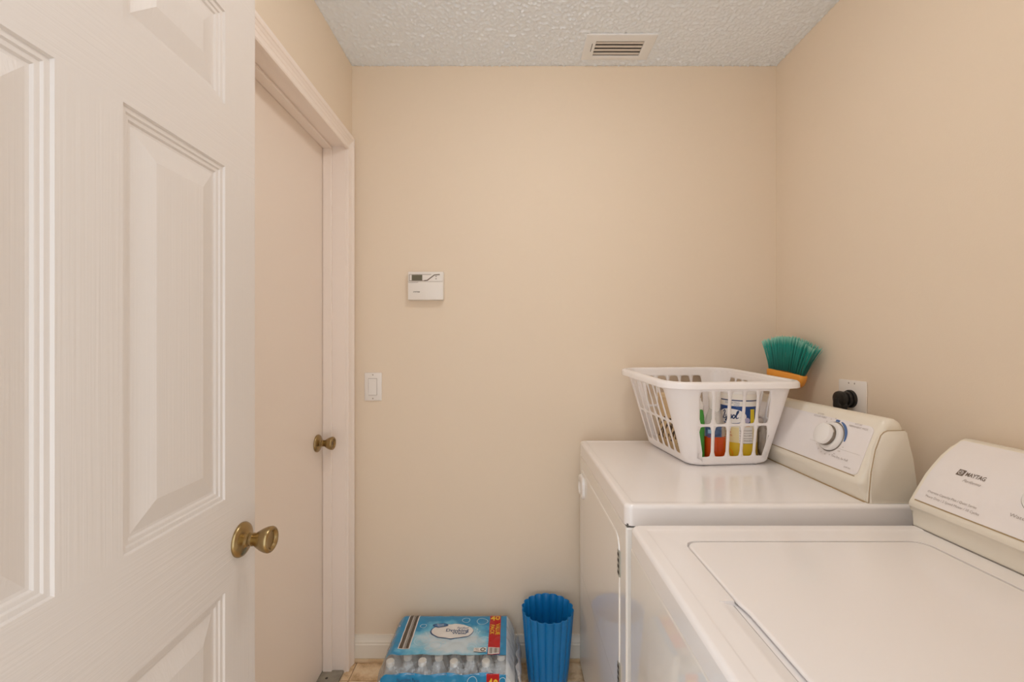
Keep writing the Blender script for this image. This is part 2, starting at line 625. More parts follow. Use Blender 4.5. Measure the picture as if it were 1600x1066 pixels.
def ring_pts(p, q, ins):
    return [(p[0] + ins, q[0] + ins), (p[1] - ins, q[0] + ins), (p[1] - ins, q[1] - ins), (p[0] + ins, q[1] - ins)]


for p in ys_p:
    for q in zs_p:
        prev = None
        for ins, hh in RINGS:
            cur = [bm.verts.new(dmap(y, z, hh)) for y, z in ring_pts(p, q, ins)]
            if prev:
                for k in range(4):
                    bm.faces.new((prev[k], prev[(k + 1) % 4], cur[(k + 1) % 4], cur[k]))
            prev = cur
bmesh.ops.remove_doubles(bm, verts=bm.verts[:], dist=0.0002)
# edges and back of the slab
f = [dmap(DY0, 0.012, 0), dmap(DY1, 0.012, 0), dmap(DY1, 2.04, 0), dmap(DY0, 2.04, 0)]
g = [v - Vector((DTH, 0, 0)) for v in f]
fv = [bm.verts.new(v) for v in f]; gv = [bm.verts.new(v) for v in g]
bm.faces.new(gv)
for k in range(4):
    bm.faces.new((fv[k], gv[k], gv[(k + 1) % 4], fv[(k + 1) % 4]))
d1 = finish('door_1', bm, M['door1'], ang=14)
struct(d1, 'open white six-panel door with wood grain and brass knob')
for p in ys_p:
    for q in zs_p:
        bm = bmesh.new()
        ins0 = 0.0225
        r0 = [bm.verts.new(dmap(y, z, -0.0102)) for y, z in ring_pts(p, q, ins0)]
        r1 = [bm.verts.new(dmap(y, z, -0.0015)) for y, z in ring_pts(p, q, ins0 + 0.034)]
        r2 = [bm.verts.new(dmap(y, z, -0.0008)) for y, z in ring_pts(p, q, ins0 + 0.0365)]
        rb = [bm.verts.new(dmap(y, z, -0.0150)) for y, z in ring_pts(p, q, ins0)]
        for a, c in ((rb, r0), (r0, r1), (r1, r2)):
            for k in range(4):
                bm.faces.new((a[k], a[(k + 1) % 4], c[(k + 1) % 4], c[k]))
        bm.faces.new(r2)
        finish('door_panel', bm, M['door1'], d1, ang=10)
door_knob(d1, (-0.5325, 0.871, 0.914))
bm = nbox(-0.556, -0.545, DY1 - 0.0005, DY1 + 0.0015, 0.885, 0.942, 0.0006, 1)
finish('latch_plate', bm, M['brass'], d1)
for zc in (0.25, 1.02, 1.80):
    finish('hinge', tube(bmesh.new(), [(-0.519 + 0.004, DY0 - 0.006, zc - 0.045), (-0.519 + 0.004, DY0 - 0.006, zc + 0.045)], 0.006), M['brass'], d1)

# ------------------------------------------------------------------ ceiling light (the lamp of the room, above the frame)
t = thing('ceiling_light', 'round white dome ceiling light in the middle of the popcorn ceiling', 'light', (LAMP[0], LAMP[1], ZC))
finish('lamp_base', lathe(bmesh.new(), [(0, 0), (0.15, 0), (0.15, -0.016), (0.138, -0.02), (0, -0.02)], 40), M['vent'], t, local=True)
M['dome'] = mat('lit glass dome', (1.0, 0.965, 0.935), 0.4, emit=LAMP_STRENGTH)
finish('lamp_shade', lathe(bmesh.new(), [(0.134, -0.021), (0.132, -0.04), (0.115, -0.066), (0.08, -0.086), (0.04, -0.095), (0, -0.097)], 40), M['dome'], t, local=True)

# ------------------------------------------------------------------ ceiling vent
VX0, VX1, VY0, VY1 = 0.281, 0.544, 1.624, 1.771
OX0, OX1, OY0, OY1 = 0.322, 0.504, 1.660, 1.746
t = thing('air_vent', 'white louvered air register on the ceiling near the back wall', 'vent', ((VX0 + VX1) / 2, (VY0 + VY1) / 2, ZC))
bm = bmesh.new()
ro = [(VX0, VY0), (VX1, VY0), (VX1, VY1), (VX0, VY1)]
ri = [(OX0, OY0), (OX1, OY0), (OX1, OY1), (OX0, OY1)]


def insq(q, k):
    return [(q[0][0] + k, q[0][1] + k), (q[1][0] - k, q[1][1] + k), (q[2][0] - k, q[2][1] - k), (q[3][0] + k, q[3][1] - k)]


lev = [(ro, 0.0), (ro, 0.004), (insq(ro, 0.003), 0.0055), (insq(ri, -0.004), 0.0065), (ri, 0.0055), (ri, -0.012)]
prev = None
for q, dz in lev:
    cur = [bm.verts.new((x, y, ZC - dz)) for x, y in q]
    if prev:
        for k in range(4):
            bm.faces.new((prev[k], prev[(k + 1) % 4], cur[(k + 1) % 4], cur[k]))
    prev = cur
finish('vent_frame', bm, M['vent'], t, ang=15)
bm = bmesh.new()
box(bm, OX0, OX1, OY0, OY1, ZC + 0.055, ZC + 0.065)
box(bm, OX0, OX0 + 0.0012, OY0, OY1, ZC - 0.002, ZC + 0.06)
box(bm, OX1 - 0.0012, OX1, OY0, OY1, ZC - 0.002, ZC + 0.06)
box(bm, OX0, OX1, OY0, OY0 + 0.0012, ZC - 0.002, ZC + 0.06)
box(bm, OX0, OX1, OY1 - 0.0012, OY1, ZC - 0.002, ZC + 0.06)
finish('duct', bm, M['vent_dark'], t)
for k in range(4):
    yc = OY0 + 0.0125 + k * 0.0205
    bm = bmesh.new()
    box(bm, OX0 + 0.001, OX1 - 0.001, -0.0088, 0.0088, -0.0006, 0.0006)
    bmesh.ops.rotate(bm, cent=(0, 0, 0), matrix=Matrix.Rotation(math.radians(12), 3, 'X'), verts=bm.verts[:])
    bmesh.ops.translate(bm, vec=(0, yc, ZC - 0.0030), verts=bm.verts[:])
    finish('slat', bm, M['slat'], t)
bm = nbox(0.3085, 0.3105, 1.672, 1.717, ZC - 0.0072, ZC - 0.0058)
finish('lever_slot', bm, M['gap'], t)

# ------------------------------------------------------------------ thermostat
t = thing('thermostat', 'beige programmable thermostat with small dark display on back wall', 'thermostat', (-0.345, YB, 1.532))
TX0, TX1, TZ0, TZ1, TY = -0.417, -0.272, 1.474, 1.590, 1.788
bm = nbox(TX0, TX1, TY + 0.003, YB, TZ0, TZ1, 0.004, 2)
finish('housing', bm, M['white_plastic'], t)
bm = nbox(TX0 + 0.001, TX1 - 0.001, TY - 0.001, TY + 0.008, 1.5495, TZ1 - 0.001, 0.002, 2)
finish('upper_face', bm, M['white_plastic'], t)
bm = nbox(TX0 + 0.001, TX1 - 0.001, TY - 0.002, TY + 0.008, TZ0 + 0.001, 1.5475, 0.002, 2)
finish('flip_cover', bm, M['white_plastic'], t)


def on_t(u, v, off=0.0004):
    return lambda x, y: Vector((u + x, TY - 0.001 - off, v + y))


bm = bmesh.new()
lay(bm, gridquad(-0.4005, -0.358, 1.5530, 1.5755), on_t(0, 0))
finish('display', bm, M['lcd'], t)
bm = bmesh.new()
for a, c in (((-0.410, 1.5775), (-0.322, 1.5775)), ((-0.410, 1.5775), (-0.410, 1.5525)), ((-0.410, 1.5525), (-0.344, 1.5525))):
    lay(bm, ribbon([a, c], 0.0016), on_t(0, 0, 0.0006))
lay(bm, ribbon([(-0.350, 1.5525), (-0.338, 1.5535), (-0.309, 1.5755), (-0.287, 1.5775)], 0.0042), on_t(0, 0, 0.0006))
finish('stripe', bm, M['ink'], t)
for zz in (1.5695, 1.5600):
    finish('button', nbox(-0.3045, -0.2995, TY - 0.0022, TY, zz - 0.0014, zz + 0.0014), M['ink'], t)
bm = bmesh.new()
lay(bm, glyphs('SYSTEM', 0.0070, bold=0.0002, width=0.026), lambda x, y: Vector((-0.381 + x, TY - 0.0024, 1.5065 + y)))
finish('lettering', bm, M['ink'], t)
bm = bmesh.new()
lay(bm, ribbon([(-0.417 + 0.004, 1.5445), (-0.380, 1.5445), (-0.374, 1.5470)], 0.0016), lambda x, y: Vector((x, TY - 0.0024, y)))
finish('cover_line', bm, M['ink_light'], t)

# ------------------------------------------------------------------ light switch
t = thing('light_switch', 'off-white rocker light switch on the back wall beside the flush door', 'switch', (-0.565, YB, 1.122))
finish('switch_plate', nbox(-0.6000, -0.5290, YB - 0.0065, YB, 1.0635, 1.1785, 0.0028, 2), M['plate'], t)
finish('rocker_frame', nbox(-0.5835, -0.5475, YB - 0.0072, YB - 0.004, 1.0860, 1.1555, 0.0005, 1), M['ink_light'], t)
bm = bmesh.new()
prof = [(YB - 0.0035, 1.0875), (YB - 0.0105, 1.0875), (YB - 0.0078, 1.121), (YB - 0.0090, 1.154), (YB - 0.0035, 1.154)]
a = [bm.verts.new((-0.582, y, z)) for y, z in prof]; c = [bm.verts.new((-0.549, y, z)) for y, z in prof]
for i in range(len(prof)):
    j = (i + 1) % len(prof)
    bm.faces.new((a[i], a[j], c[j], c[i]))
bm.faces.new(a); bm.faces.new(c[::-1])
finish('rocker', bm, M['plate'], t)
for zz in (1.0725, 1.1695):
    finish('screw', lathe(bmesh.new(), [(0, 0.0012), (0.0022, 0.0008), (0.003, 0)], 12, Matrix.Translation((-0.565, YB - 0.0064, zz)) @ Matrix.Rotation(PI / 2, 4, 'X')), M['ink_light'], t)

# ------------------------------------------------------------------ appliances: common helpers


def surf(prof):
    """surface along y over an (x,z) line: returns fn(y, d, off), d = length along the line from its low end"""
    pts = [Vector((x, z)) for x, z in prof]
    cum = [0]
    for p, q in zip(pts[:-1], pts[1:]):
        cum.append(cum[-1] + (q - p).length)

    def fn(y, d, off=0.0):
        k = 0
        while k < len(pts) - 2 and d > cum[k + 1]:
            k += 1
        t_ = (d - cum[k]) / (cum[k + 1] - cum[k])
        p = pts[k].lerp(pts[k + 1], t_)
        # smooth normal
        def seg_n(i):
            i = min(max(i, 0), len(pts) - 2)
            e = (pts[i + 1] - pts[i]).normalized()
            return Vector((-e.y, e.x))
        n0 = (seg_n(k - 1) + seg_n(k)).normalized() if k > 0 else seg_n(k)
        n1 = (seg_n(k) + seg_n(k + 1)).normalized()
        nn = n0.lerp(n1, min(max(t_, 0), 1)).normalized()
        q = p + nn * off
        return Vector((q.x, y, q.y))

    def d_of_z(z):
        for k in range(len(pts) - 1):
            if z <= pts[k + 1].y or k == len(pts) - 2:
                t_ = (z - pts[k].y) / (pts[k + 1].y - pts[k].y)
                return cum[k] + t_ * (cum[k + 1] - cum[k])
    return fn, d_of_z, cum[-1]


def panel_sheet(fn, y_far, y_near, d0, d1, off, r=0.012, thick=0.0015):
    """thin raised sheet with rounded corners laid on a surf"""
    pts = rrect(abs(y_far - y_near) / 2, (d1 - d0) / 2, r, 5, (y_far + y_near) / 2, (d0 + d1) / 2)
    bm = bmesh.new()
    N = 14
    # strips in d so it follows the curve: intersect outline with d-levels
    top = []
    ds = sorted(set([round(p[1], 6) for p in pts] + [d0 + (d1 - d0) * i / N for i in range(N + 1)]))
    prev = None
    for d in ds:
        e = max(0, r - min(d - d0, d1 - d))
        ins = r - math.sqrt(max(r * r - e * e, 0))
        ya, yb = y_far - ins, y_near + ins
        cur = [bm.verts.new(fn(ya, d, off)), bm.verts.new(fn(yb, d, off))]
        low = [bm.verts.new(fn(ya, d, off - thick)), bm.verts.new(fn(yb, d, off - thick))]
        if prev:
            bm.faces.new((prev[0][0], prev[0][1], cur[1], cur[0]))
            bm.faces.new((prev[0][1], prev[1][1], low[1], cur[1]))
            bm.faces.new((prev[1][0], prev[0][0], cur[0], low[0]))
        else:
            bm.faces.new((low[0], low[1], cur[1], cur[0]))
        prev = (cur, low)
    bm.faces.new((prev[0][0], prev[0][1], prev[1][1], prev[1][0]))
    return bm


def top_panel(bm, x0, x1, y0, y1, z0, z1, rim=0.020, step=0.0018):
    """worktop slab: rounded shoulders, raised rim, shallow step down to the flat field"""
    rs = [(0.000, z0), (0.000, z1 - 0.0095), (0.0012, z1 - 0.0050), (0.0038, z1 - 0.0017), (0.007, z1 - 0.0003), (0.0095, z1),
          (rim, z1), (rim + 0.003, z1 - step * 0.6), (rim + 0.006, z1 - step), (rim + 0.016, z1 - step)]
    prev = None
    cx, cy = (x0 + x1) / 2, (y0 + y1) / 2
    hx, hy = (x1 - x0) / 2, (y1 - y0) / 2
    first = None
    for ins, z in rs:
        pts = rrect(hx - ins, hy - ins, max(0.020 - ins * 0.6, 0.006), 5, cx, cy)
        cur = [bm.verts.new((x, y, z)) for x, y in pts]
        if prev:
            n = len(cur)
            for k in range(n):
                bm.faces.new((prev[k], prev[(k + 1) % n], cur[(k + 1) % n], cur[k]))
        else:
            first = cur
        prev = cur
    bm.faces.new(prev)
    bm.faces.new(first[::-1])
    return bm


def bool_cut(o, cutters):
    for ctr in cutters:
        md = o.modifiers.new('cut', 'BOOLEAN')
        md.operation = 'DIFFERENCE'
        md.object = ctr
        md.solver = 'EXACT'
    dg = bpy.context.evaluated_depsgraph_get()
    dg.update()
    me = bpy.data.meshes.new_from_object(o.evaluated_get(dg))
    o.modifiers.clear()
    wn = o.modifiers.new('face_normals', 'WEIGHTED_NORMAL'); wn.keep_sharp = True
    old = o.data
    o.data = me
    bpy.data.meshes.remove(old)
    for ctr in cutters:
        cm = ctr.data
        bpy.data.objects.remove(ctr)
        bpy.data.meshes.remove(cm)
    me.shade_smooth()
    me.set_sharp_from_angle(angle=math.radians(30))


def feet(t, x0, x1, y0, y1):
    for x in (x0 + 0.06, x1 - 0.06):
        for y in (y0 + 0.06, y1 - 0.06):
            finish('foot', lathe(bmesh.new(), [(0, 0), (0.022, 0), (0.024, 0.004), (0.020, 0.012), (0.012, 0.014), (0.012, 0.03), (0, 0.03)], 16,
                                 Matrix.Translation((x, y, 0))), M['rubber_foot'], t)


# ------------------------------------------------------------------ dryer
DX, DBX, DYA, DYB, DZ = 0.277, 0.992, 1.061, 1.770, 0.911
dr = thing('clothes_dryer', 'white front-loading clothes dryer in the corner with laundry basket on top', 'dryer', (0.63, 1.415, 0))
finish('cabinet', nbox(DX, DBX - 0.004, DYA + 0.0005, DYB - 0.001, 0.022, DZ - 0.0545, 0.005, 3), M['enamel_front'], dr)
finish('cabinet_gap', nbox(DX + 0.0035, DBX - 0.012, DYA + 0.004, DYB - 0.010, DZ - 0.058, DZ - 0.046), M['seam_dark'], dr)
finish('top_panel', top_panel(bmesh.new(), DX - 0.001, DBX, DYA, DYB, DZ - 0.050, DZ), M['enamel'], dr, ang=50)
feet(dr, DX, DBX, DYA, DYB)
# door: rounded slab, proud of the front
def front_plate(x0, x1, ya, yb, za, zb, r, edge=0.004):
    bm = bmesh.new()
    hy, hz = (yb - ya) / 2, (zb - za) / 2
    prev = None
    first = None
    for x, ins in ((x1, 0), (x0 + edge, 0), (x0 + edge * 0.3, edge * 0.3), (x0, edge), (x0, edge + 0.004)):
        pts = rrect(hy - ins, hz - ins, max(r - ins, 0.001), 7, (ya + yb) / 2, (za + zb) / 2)
        cur = [bm.verts.new((x, y, z)) for y, z in pts]
        if prev:
            n = len(cur)
            for k in range(n):
                bm.faces.new((prev[k], prev[(k + 1) % n], cur[(k + 1) % n], cur[k]))
        else:
            first = cur
        prev = cur
    bm.faces.new(prev)
    bm.faces.new(first[::-1])
    return bm


dd = finish('dryer_door', front_plate(DX - 0.0025, DX + 0.004, 1.121, 1.752, 0.400, 0.810, 0.045, 0.0025), M['enamel_front'], dr, ang=30)
dd2 = finish('door_gap', front_plate(DX + 0.0005, DX + 0.006, 1.1185, 1.7545, 0.3975, 0.8125, 0.047, 0.0005), M['grey_gap'], dd, ang=30)
for zc in (0.742, 0.457):
    hb = bmesh.new()
    box(hb, DX - 0.004, DX + 0.002, 1.112, 1.132, zc - 0.032, zc + 0.032, 0.0012, 1)
    hg = finish('hinge', hb, M['hinge'], dd)
    for k in range(4):
        finish('hinge_slot', nbox(DX - 0.0046, DX - 0.0038, 1.116, 1.1275, zc - 0.026 + k * 0.015, zc - 0.019 + k * 0.015), M['gap'], hg)
# moulded pull near the far top corner of the door: a shell with a finger cavity
ph = finish('door_handle', front_plate(DX - 0.013, DX + 0.001, 1.640, 1.735, 0.712, 0.793, 0.024, 0.008), M['knob_white'], dd, ang=40)
cm = bmesh.new()
lathe(cm, [(0, -0.011), (0.012, -0.010), (0.022, -0.006), (0.026, 0), (0.026, 0.02), (0, 0.02)], 24,
      Matrix.Translation((DX - 0.012, 1.688, 0.748)) @ Matrix.Rotation(-PI / 2, 4, 'Y') @ Matrix.Scale(1.35, 4, (0, 1, 0)))
ct = finish('cutter', cm, None, dr)
bool_cut(ph, [ct])

# console
dcon = [(0.871, DZ - 0.0005), (0.866, 0.925), (0.860, 0.941), (0.856, 0.951), (0.856, 0.959), (0.8585, 0.964), (0.886, 1.036), (0.909, 1.094), (0.914, 1.104), (0.921, 1.111), (0.931, 1.115),
        (0.948, 1.113), (0.959, 1.106), (0.965, 1.094), (0.977, 1.02), (0.986, 0.950), (0.988, DZ - 0.0005)]
finish('console_shell', rounded_prism_y(bmesh.new(), dcon, 1.081, 1.757, 0.016, 7), M['cream_plastic'], dr, ang=40)
dcap = [(0.872, DZ - 0.0003), (0.873, 0.935), (0.8775, 0.985), (0.888, 1.040), (0.901, 1.075), (0.908, 1.083), (0.918, 1.087), (0.958, 1.088), (0.963, 1.083), (0.976, 1.02), (0.9855, 0.950), (0.9875, DZ - 0.0003)]
finish('end_cap', prism_y(bmesh.new(), dcap, 1.0705, 1.0855, 0.003, 2), M['cream_plastic'], dr, ang=30)
M['end_seam'] = mat('tan seam', (0.42, 0.30, 0.16), 0.6)
sm = []
for x, z in dcap[:-1]:
    sm.append((x - 0.0016, 1.0738, z + 0.0008))
finish('end_cap_seam', tube(bmesh.new(), sm, 0.0009, 6), M['end_seam'], dr)
cxb = [(0.872, 0.9115), (0.981, 0.9115)]
finish('base_seam', nbox(0.8685, 0.8715, 1.075, 1.755, DZ - 0.0019, DZ + 0.0008), M['end_seam'], dr)

dfn, dz_d, dlen = surf([(0.8585, 0.964), (0.886, 1.036), (0.909, 1.094)])
finish('control_panel', panel_sheet(dfn, 1.735, 1.098, 0.006, dlen - 0.004, 0.0016, 0.014), M['panel'], dr, ang=30)
bm = bmesh.new()
lay(bm, gridquad(0, 0.625, 0.0030, 0.0052, 30, 1), lambda u, v: dfn(1.729 - u, v, 0.0008))
finish('panel_gap', bm, M['end_seam'], dr)


def on_d(yc, zc, off=0.0022):
    d = dz_d(zc)
    return lambda u, v: dfn(yc - u, d + v, off)


KY, KZ = 1.220, 1.042
kn_n = (dfn(KY, dz_d(KZ), 1) - dfn(KY, dz_d(KZ), 0)).normalized()
kn_u = Vector((0, -1, 0))
kn_v = kn_n.cross(kn_u).normalized()
kn_p = dfn(KY, dz_d(KZ), 0.0018)
KM = Matrix(((kn_u.x, kn_v.x, kn_n.x, kn_p.x), (kn_u.y, kn_v.y, kn_n.y, kn_p.y), (kn_u.z, kn_v.z, kn_n.z, kn_p.z), (0, 0, 0, 1)))
kb = finish('timer_knob', lathe(bmesh.new(), [(0, 0), (0.0400, 0), (0.0405, 0.0020), (0.0395, 0.0080), (0.0375, 0.0105), (0.033, 0.0115), (0.0275, 0.0120), (0.0265, 0.015), (0, 0.015)], 48, KM), M['knob_white'], dr)
finish('knob_ring', lathe(bmesh.new(), [(0.0285, 0.0118), (0.0300, 0.0135), (0.0300, 0.0190), (0.0285, 0.0205), (0.02, 0.0205)], 48, KM), M['knob_ring'], kb)
finish('knob_cap', lathe(bmesh.new(), [(0.026, 0.0200), (0.0290, 0.0210), (0.0296, 0.0270), (0.0282, 0.0315), (0.024, 0.0335), (0.0, 0.0350)], 48, KM), M['knob_white'], kb)
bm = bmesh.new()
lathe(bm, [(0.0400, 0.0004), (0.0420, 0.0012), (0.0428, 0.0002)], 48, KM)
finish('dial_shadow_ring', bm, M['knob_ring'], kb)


def arc_pts(r, a0, a1, n=24):
    return [(r * math.cos(math.radians(a0 + (a1 - a0) * i / n)), r * math.sin(math.radians(a0 + (a1 - a0) * i / n))) for i in range(n + 1)]


bm = bmesh.new()
wf = lambda t_: 0.0090 * math.sin(PI * min(max(t_ * 0.92 + 0.06, 0), 1)) ** 0.5
lay(bm, ribbon(arc_pts(0.0475, -5, 72), wf), on_d(KY, KZ, 0.0021))
lay(bm, ribbon(arc_pts(0.0465, 80, 98, 8), lambda t_: 0.006), on_d(KY, KZ, 0.0021))
finish('dial_arc', bm, M['ink_blue'], dr)
bm = bmesh.new()
for k in range(15):
    a_ = math.radians(100 + k * 17)
    u, v = 0.0545 * math.cos(a_), 0.0520 * math.sin(a_)
    lay(bm, glyphs(['20', '30', '40', '50', '60', 'OFF', '10', '70'][k % 8], 0.0052), on_d(KY - u, KZ + v * 0.93, 0.0022))
finish('dial_numbers', bm, M['ink_light'], dr)
for (txt, y_, z_, s_, w_) in (('AUTO DRY', 1.2900, 1.0930, 0.0070, 0.026), ('REGULAR FABRIC', 1.2890, 1.0855, 0.0075, 0.052),
                              ('AUTO DRY', 1.1480, 1.0880, 0.0066, 0.024), ('PERMANENT PRESS', 1.1460, 1.0805, 0.0072, 0.062),
                              ('Time Dry, Air Fluff', 1.1680, 0.9960, 0.0085, 0.058), ('DAMP DRY', 1.1330, 0.9800, 0.0056, 0.022)):
    finish('lettering', lay(bmesh.new(), glyphs(txt, s_, width=w_), on_d(y_, z_, 0.0022)), M['ink_light'], dr)
bm = bmesh.new()
lay(bm, gridquad(-0.090, 0.095, -0.0005, 0.0005, 12, 1), on_d(1.205, 1.0180, 0.00195))
finish('panel_line', bm, mat('panel line', (0.60, 0.57, 0.54), 0.4), dr)

# ------------------------------------------------------------------ washer
WX, WBX, WYA, WYB, WZ = 0.2745, 1.03, 0.305, 1.014, 0.885
wa = thing('washing_machine', 'white top-loading washing machine with closed lid and slanted console', 'washer', (0.65, 0.66, 0))
finish('cabinet', nbox(WX, WBX - 0.004, WYA + 0.001, WYB - 0.0005, 0.022, WZ - 0.0510, 0.006, 3), M['enamel_front'], wa)
finish('cabinet_gap', nbox(WX + 0.0035, WBX - 0.012, WYA + 0.011, WYB - 0.004, WZ - 0.055, WZ - 0.042), M['seam_dark'], wa)
feet(wa, WX, WBX, WYA, WYB)
tp = finish('top_panel', top_panel(bmesh.new(), WX - 0.001, WBX, WYA, WYB, WZ - 0.048, WZ, 0.027, 0.0015), M['enamel'], wa, ang=50)
LX0, LX1, LY0, LY1 = 0.3625, 0.868, 0.375, 0.932
zf = WZ - 0.0015
# well for the lid
def slab(pts_, z0, z1):
    bm = bmesh.new()
    a = [bm.verts.new((x, y, z0)) for x, y in pts_]
    c = [bm.verts.new((x, y, z1)) for x, y in pts_]
    n = len(pts_)
    for k in range(n):
        bm.faces.new((a[k], a[(k + 1) % n], c[(k + 1) % n], c[k]))
    bm.faces.new(a[::-1]); bm.faces.new(c)
    return bm


wl = rrect((LX1 - LX0) / 2, (LY1 - LY0) / 2, 0.028, 6, (LX0 + LX1) / 2, (LY0 + LY1) / 2)
c1 = finish('cutter', slab(wl, zf - 0.0085, zf + 0.05), None, wa)
# finger scoop in front of the lid edge
bm = bmesh.new()
sc_prof = [(0.336, zf + 0.02), (0.336, zf + 0.0002), (0.344, zf - 0.0025), (0.352, zf - 0.0050), (0.3605, zf - 0.0075), (0.3635, zf - 0.0084), (0.3635, zf + 0.02)]
prism_y(bm, sc_prof, 0.500, 0.716, 0)
c2 = finish('cutter', bm, None, wa)
bool_cut(tp, [c1, c2])
# lid: rounded slab with soft edges, its front lip cut back and raised over the scoop
bm = bmesh.new()
prev = None
LG = 0.0036
def lid_outline(ins):
    pts_ = rrect((LX1 - LX0) / 2 - LG - ins, (LY1 - LY0) / 2 - LG - ins, 0.025, 6, (LX0 + LX1) / 2, (LY0 + LY1) / 2)
    out = []
    n = len(pts_)
    for k in range(n):
        p, q = pts_[k], pts_[(k + 1) % n]
        out.append(p)
        if abs(p[0] - q[0]) < 1e-6 and p[0] < 0.5:       # front side, from far to near: dip for the grip
            for f_, dx in ((0.716, 0.0), (0.706, 0.0012), (0.695, 0.0032), (0.682, 0.0045), (0.535, 0.0045), (0.52, 0.0032), (0.508, 0.0012), (0.498, 0.0)):
                out.append((p[0] + dx, f_))
    return out
first = None
for ins, z in ((0, zf - 0.0042), (0, zf - 0.0025), (0.0006, zf - 0.0010), (0.002, zf + 0.0002), (0.005, zf + 0.0006)):
    cur = [bm.verts.new((x, y, z)) for x, y in lid_outline(ins)]
    if prev:
        n = len(cur)
        for k in range(n):
            bm.faces.new((prev[k], prev[(k + 1) % n], cur[(k + 1) % n], cur[k]))
    else:
        first = cur
    prev = cur
bm.faces.new(prev); bm.faces.new(first[::-1])
finish('lid', bm, M['enamel'], wa, ang=40)

wcon = [(0.922, WZ - 0.003), (0.924, 0.918), (0.920, 0.925), (0.9125, 0.930), (0.9115, 0.936), (0.9145, 0.943), (0.924, 0.955), (0.952, 1.001), (0.970, 1.0235), (0.988, 1.0435), (1.010, 1.063), (1.031, 1.079), (1.041, 1.083),
        (1.052, 1.082), (1.063, 1.074), (1.068, 1.058), (1.072, 0.98), (1.074, WZ - 0.003)]
finish('console_shell', prism_y(bmesh.new(), wcon, 0.310, WYB, 0.004, 3), M['cream_plastic'], wa, ang=40)
wline = [(0.9145, 0.943), (0.924, 0.955), (0.952, 1.001), (0.970, 1.0235), (0.988, 1.0435), (1.010, 1.063), (1.031, 1.079)]
wfn, wz_d, wlen = surf(wline)
finish('control_panel', panel_sheet(wfn, WYB - 0.008, 0.318, 0.0055, wlen - 0.001, 0.0014, 0.006), M['panel'], wa, ang=40)
bm = bmesh.new()
lay(bm, gridquad(0, 0.672, 0.0026, 0.0050, 30, 1), lambda u, v: wfn(WYB - 0.012 - u, v, 0.0008))
finish('panel_gap', bm, M['end_seam'], wa)
finish('base_seam', nbox(0.9195, 0.9235, 0.312, WYB - 0.003, WZ - 0.0021, WZ + 0.0004), M['grey_gap'], wa)


def on_w(yc, zc, off=0.0021):
    d = wz_d(zc)
    return lambda u, v: wfn(yc - u, d + v, off)


bm = bmesh.new()
lay(bm, glyphs('MAYTAG', 0.0135, bold=0.0002, width=0.0385), on_w(0.9185, 1.0215))
finish('lettering', bm, M['ink'], wa)
bm = bmesh.new()
lay(bm, poly([(-0.0072, -0.0075), (0.0072, -0.0075), (0.0086, 0.0075), (-0.0060, 0.0075)]), on_w(0.9490, 1.0220, 0.0019))
lg = finish('emblem', bm, M['ink'], wa)
bm = bmesh.new()
lay(bm, ribbon(ellipse(0, 0, 0.0042, 0.0046, 24), 0.0010, True), on_w(0.9488, 1.0220, 0.0022))
lay(bm, glyphs('M', 0.0068), on_w(0.9488, 1.0220, 0.0022))
finish('emblem_mark', bm, M['panel'], lg)
bm = bmesh.new()
lay(bm, glyphs('Performa', 0.0095, shear=0.45, width=0.036), on_w(0.9180, 1.0095))
finish('lettering', bm, M['ink_light'], wa)
bm = bmesh.new()
bm.free()
for (txt, y_, z_, s_, w_) in (('Oversize Capacity Plus / Quiet Series', 0.9345, 0.9700, 0.0078, 0.103), ('Heavy Duty / 2 Speed Motor / 10 Cycles', 0.9290, 0.9605, 0.0078, 0.112),
                              ('Water Level', 0.8010, 0.9785, 0.0098, 0.056)):
    finish('lettering', lay(bmesh.new(), glyphs(txt, s_, width=w_), on_w(y_, z_)), M['ink_light'], wa)
for ky in (0.795, 0.62, 0.42):
    kz = 1.018
    n_ = (wfn(ky, wz_d(kz), 1) - wfn(ky, wz_d(kz), 0)).normalized()
    u_ = Vector((0, -1, 0)); v_ = n_.cross(u_).normalized(); p_ = wfn(ky, wz_d(kz), 0.0002)
    WM = Matrix(((u_.x, v_.x, n_.x, p_.x), (u_.y, v_.y, n_.y, p_.y), (u_.z, v_.z, n_.z, p_.z), (0, 0, 0, 1)))
    k_ = finish('control_knob', lathe(bmesh.new(), [(0, 0), (0.0330, 0), (0.0330, 0.0035), (0.0315, 0.0052), (0.0225, 0.0062), (0.0215, 0.017), (0.019, 0.020), (0, 0.0212)], 48, WM), M['knob_white'], wa)
    finish('knob_ring', lathe(bmesh.new(), [(0.0332, 0.001), (0.0342, 0.0022), (0.0332, 0.003)], 48, WM), M['knob_ring'], k_)

# ------------------------------------------------------------------ dryer outlet and plug
OY, OZ = 1.4065, 1.1255
t = thing('power_outlet', 'white square dryer outlet plate on the wall behind the dryer', 'outlet', (XR, OY, OZ))
finish('outlet_plate', nbox(XR - 0.0065, XR, OY - 0.0565, OY + 0.0565, OZ - 0.0565, OZ + 0.0565, 0.003, 2), M['plate'], t)
RY, RZ = 1.410, 1.1225
mx_ = Matrix.Translation((XR - 0.0062, RY, RZ)) @ Matrix.Rotation(-PI / 2, 4, 'Y')
finish('receptacle', lathe(bmesh.new(), [(0, 0), (0.0285, 0), (0.0285, 0.006), (0.027, 0.0085), (0.0, 0.0085)], 36, mx_), M['black_rubber'], t)
for yy in (OY - 0.012, OY + 0.012):
    finish('screw', lathe(bmesh.new(), [(0, 0.0012), (0.002, 0.0008), (0.003, 0)], 12, Matrix.Translation((XR - 0.0064, yy, OZ + 0.047)) @ Matrix.Rotation(-PI / 2, 4, 'Y')), M['ink_light'], t)
t = thing('power_plug', 'black right-angle dryer plug with cord hanging from the outlet plate', 'plug', (XR - 0.03, 1.41, 1.12))
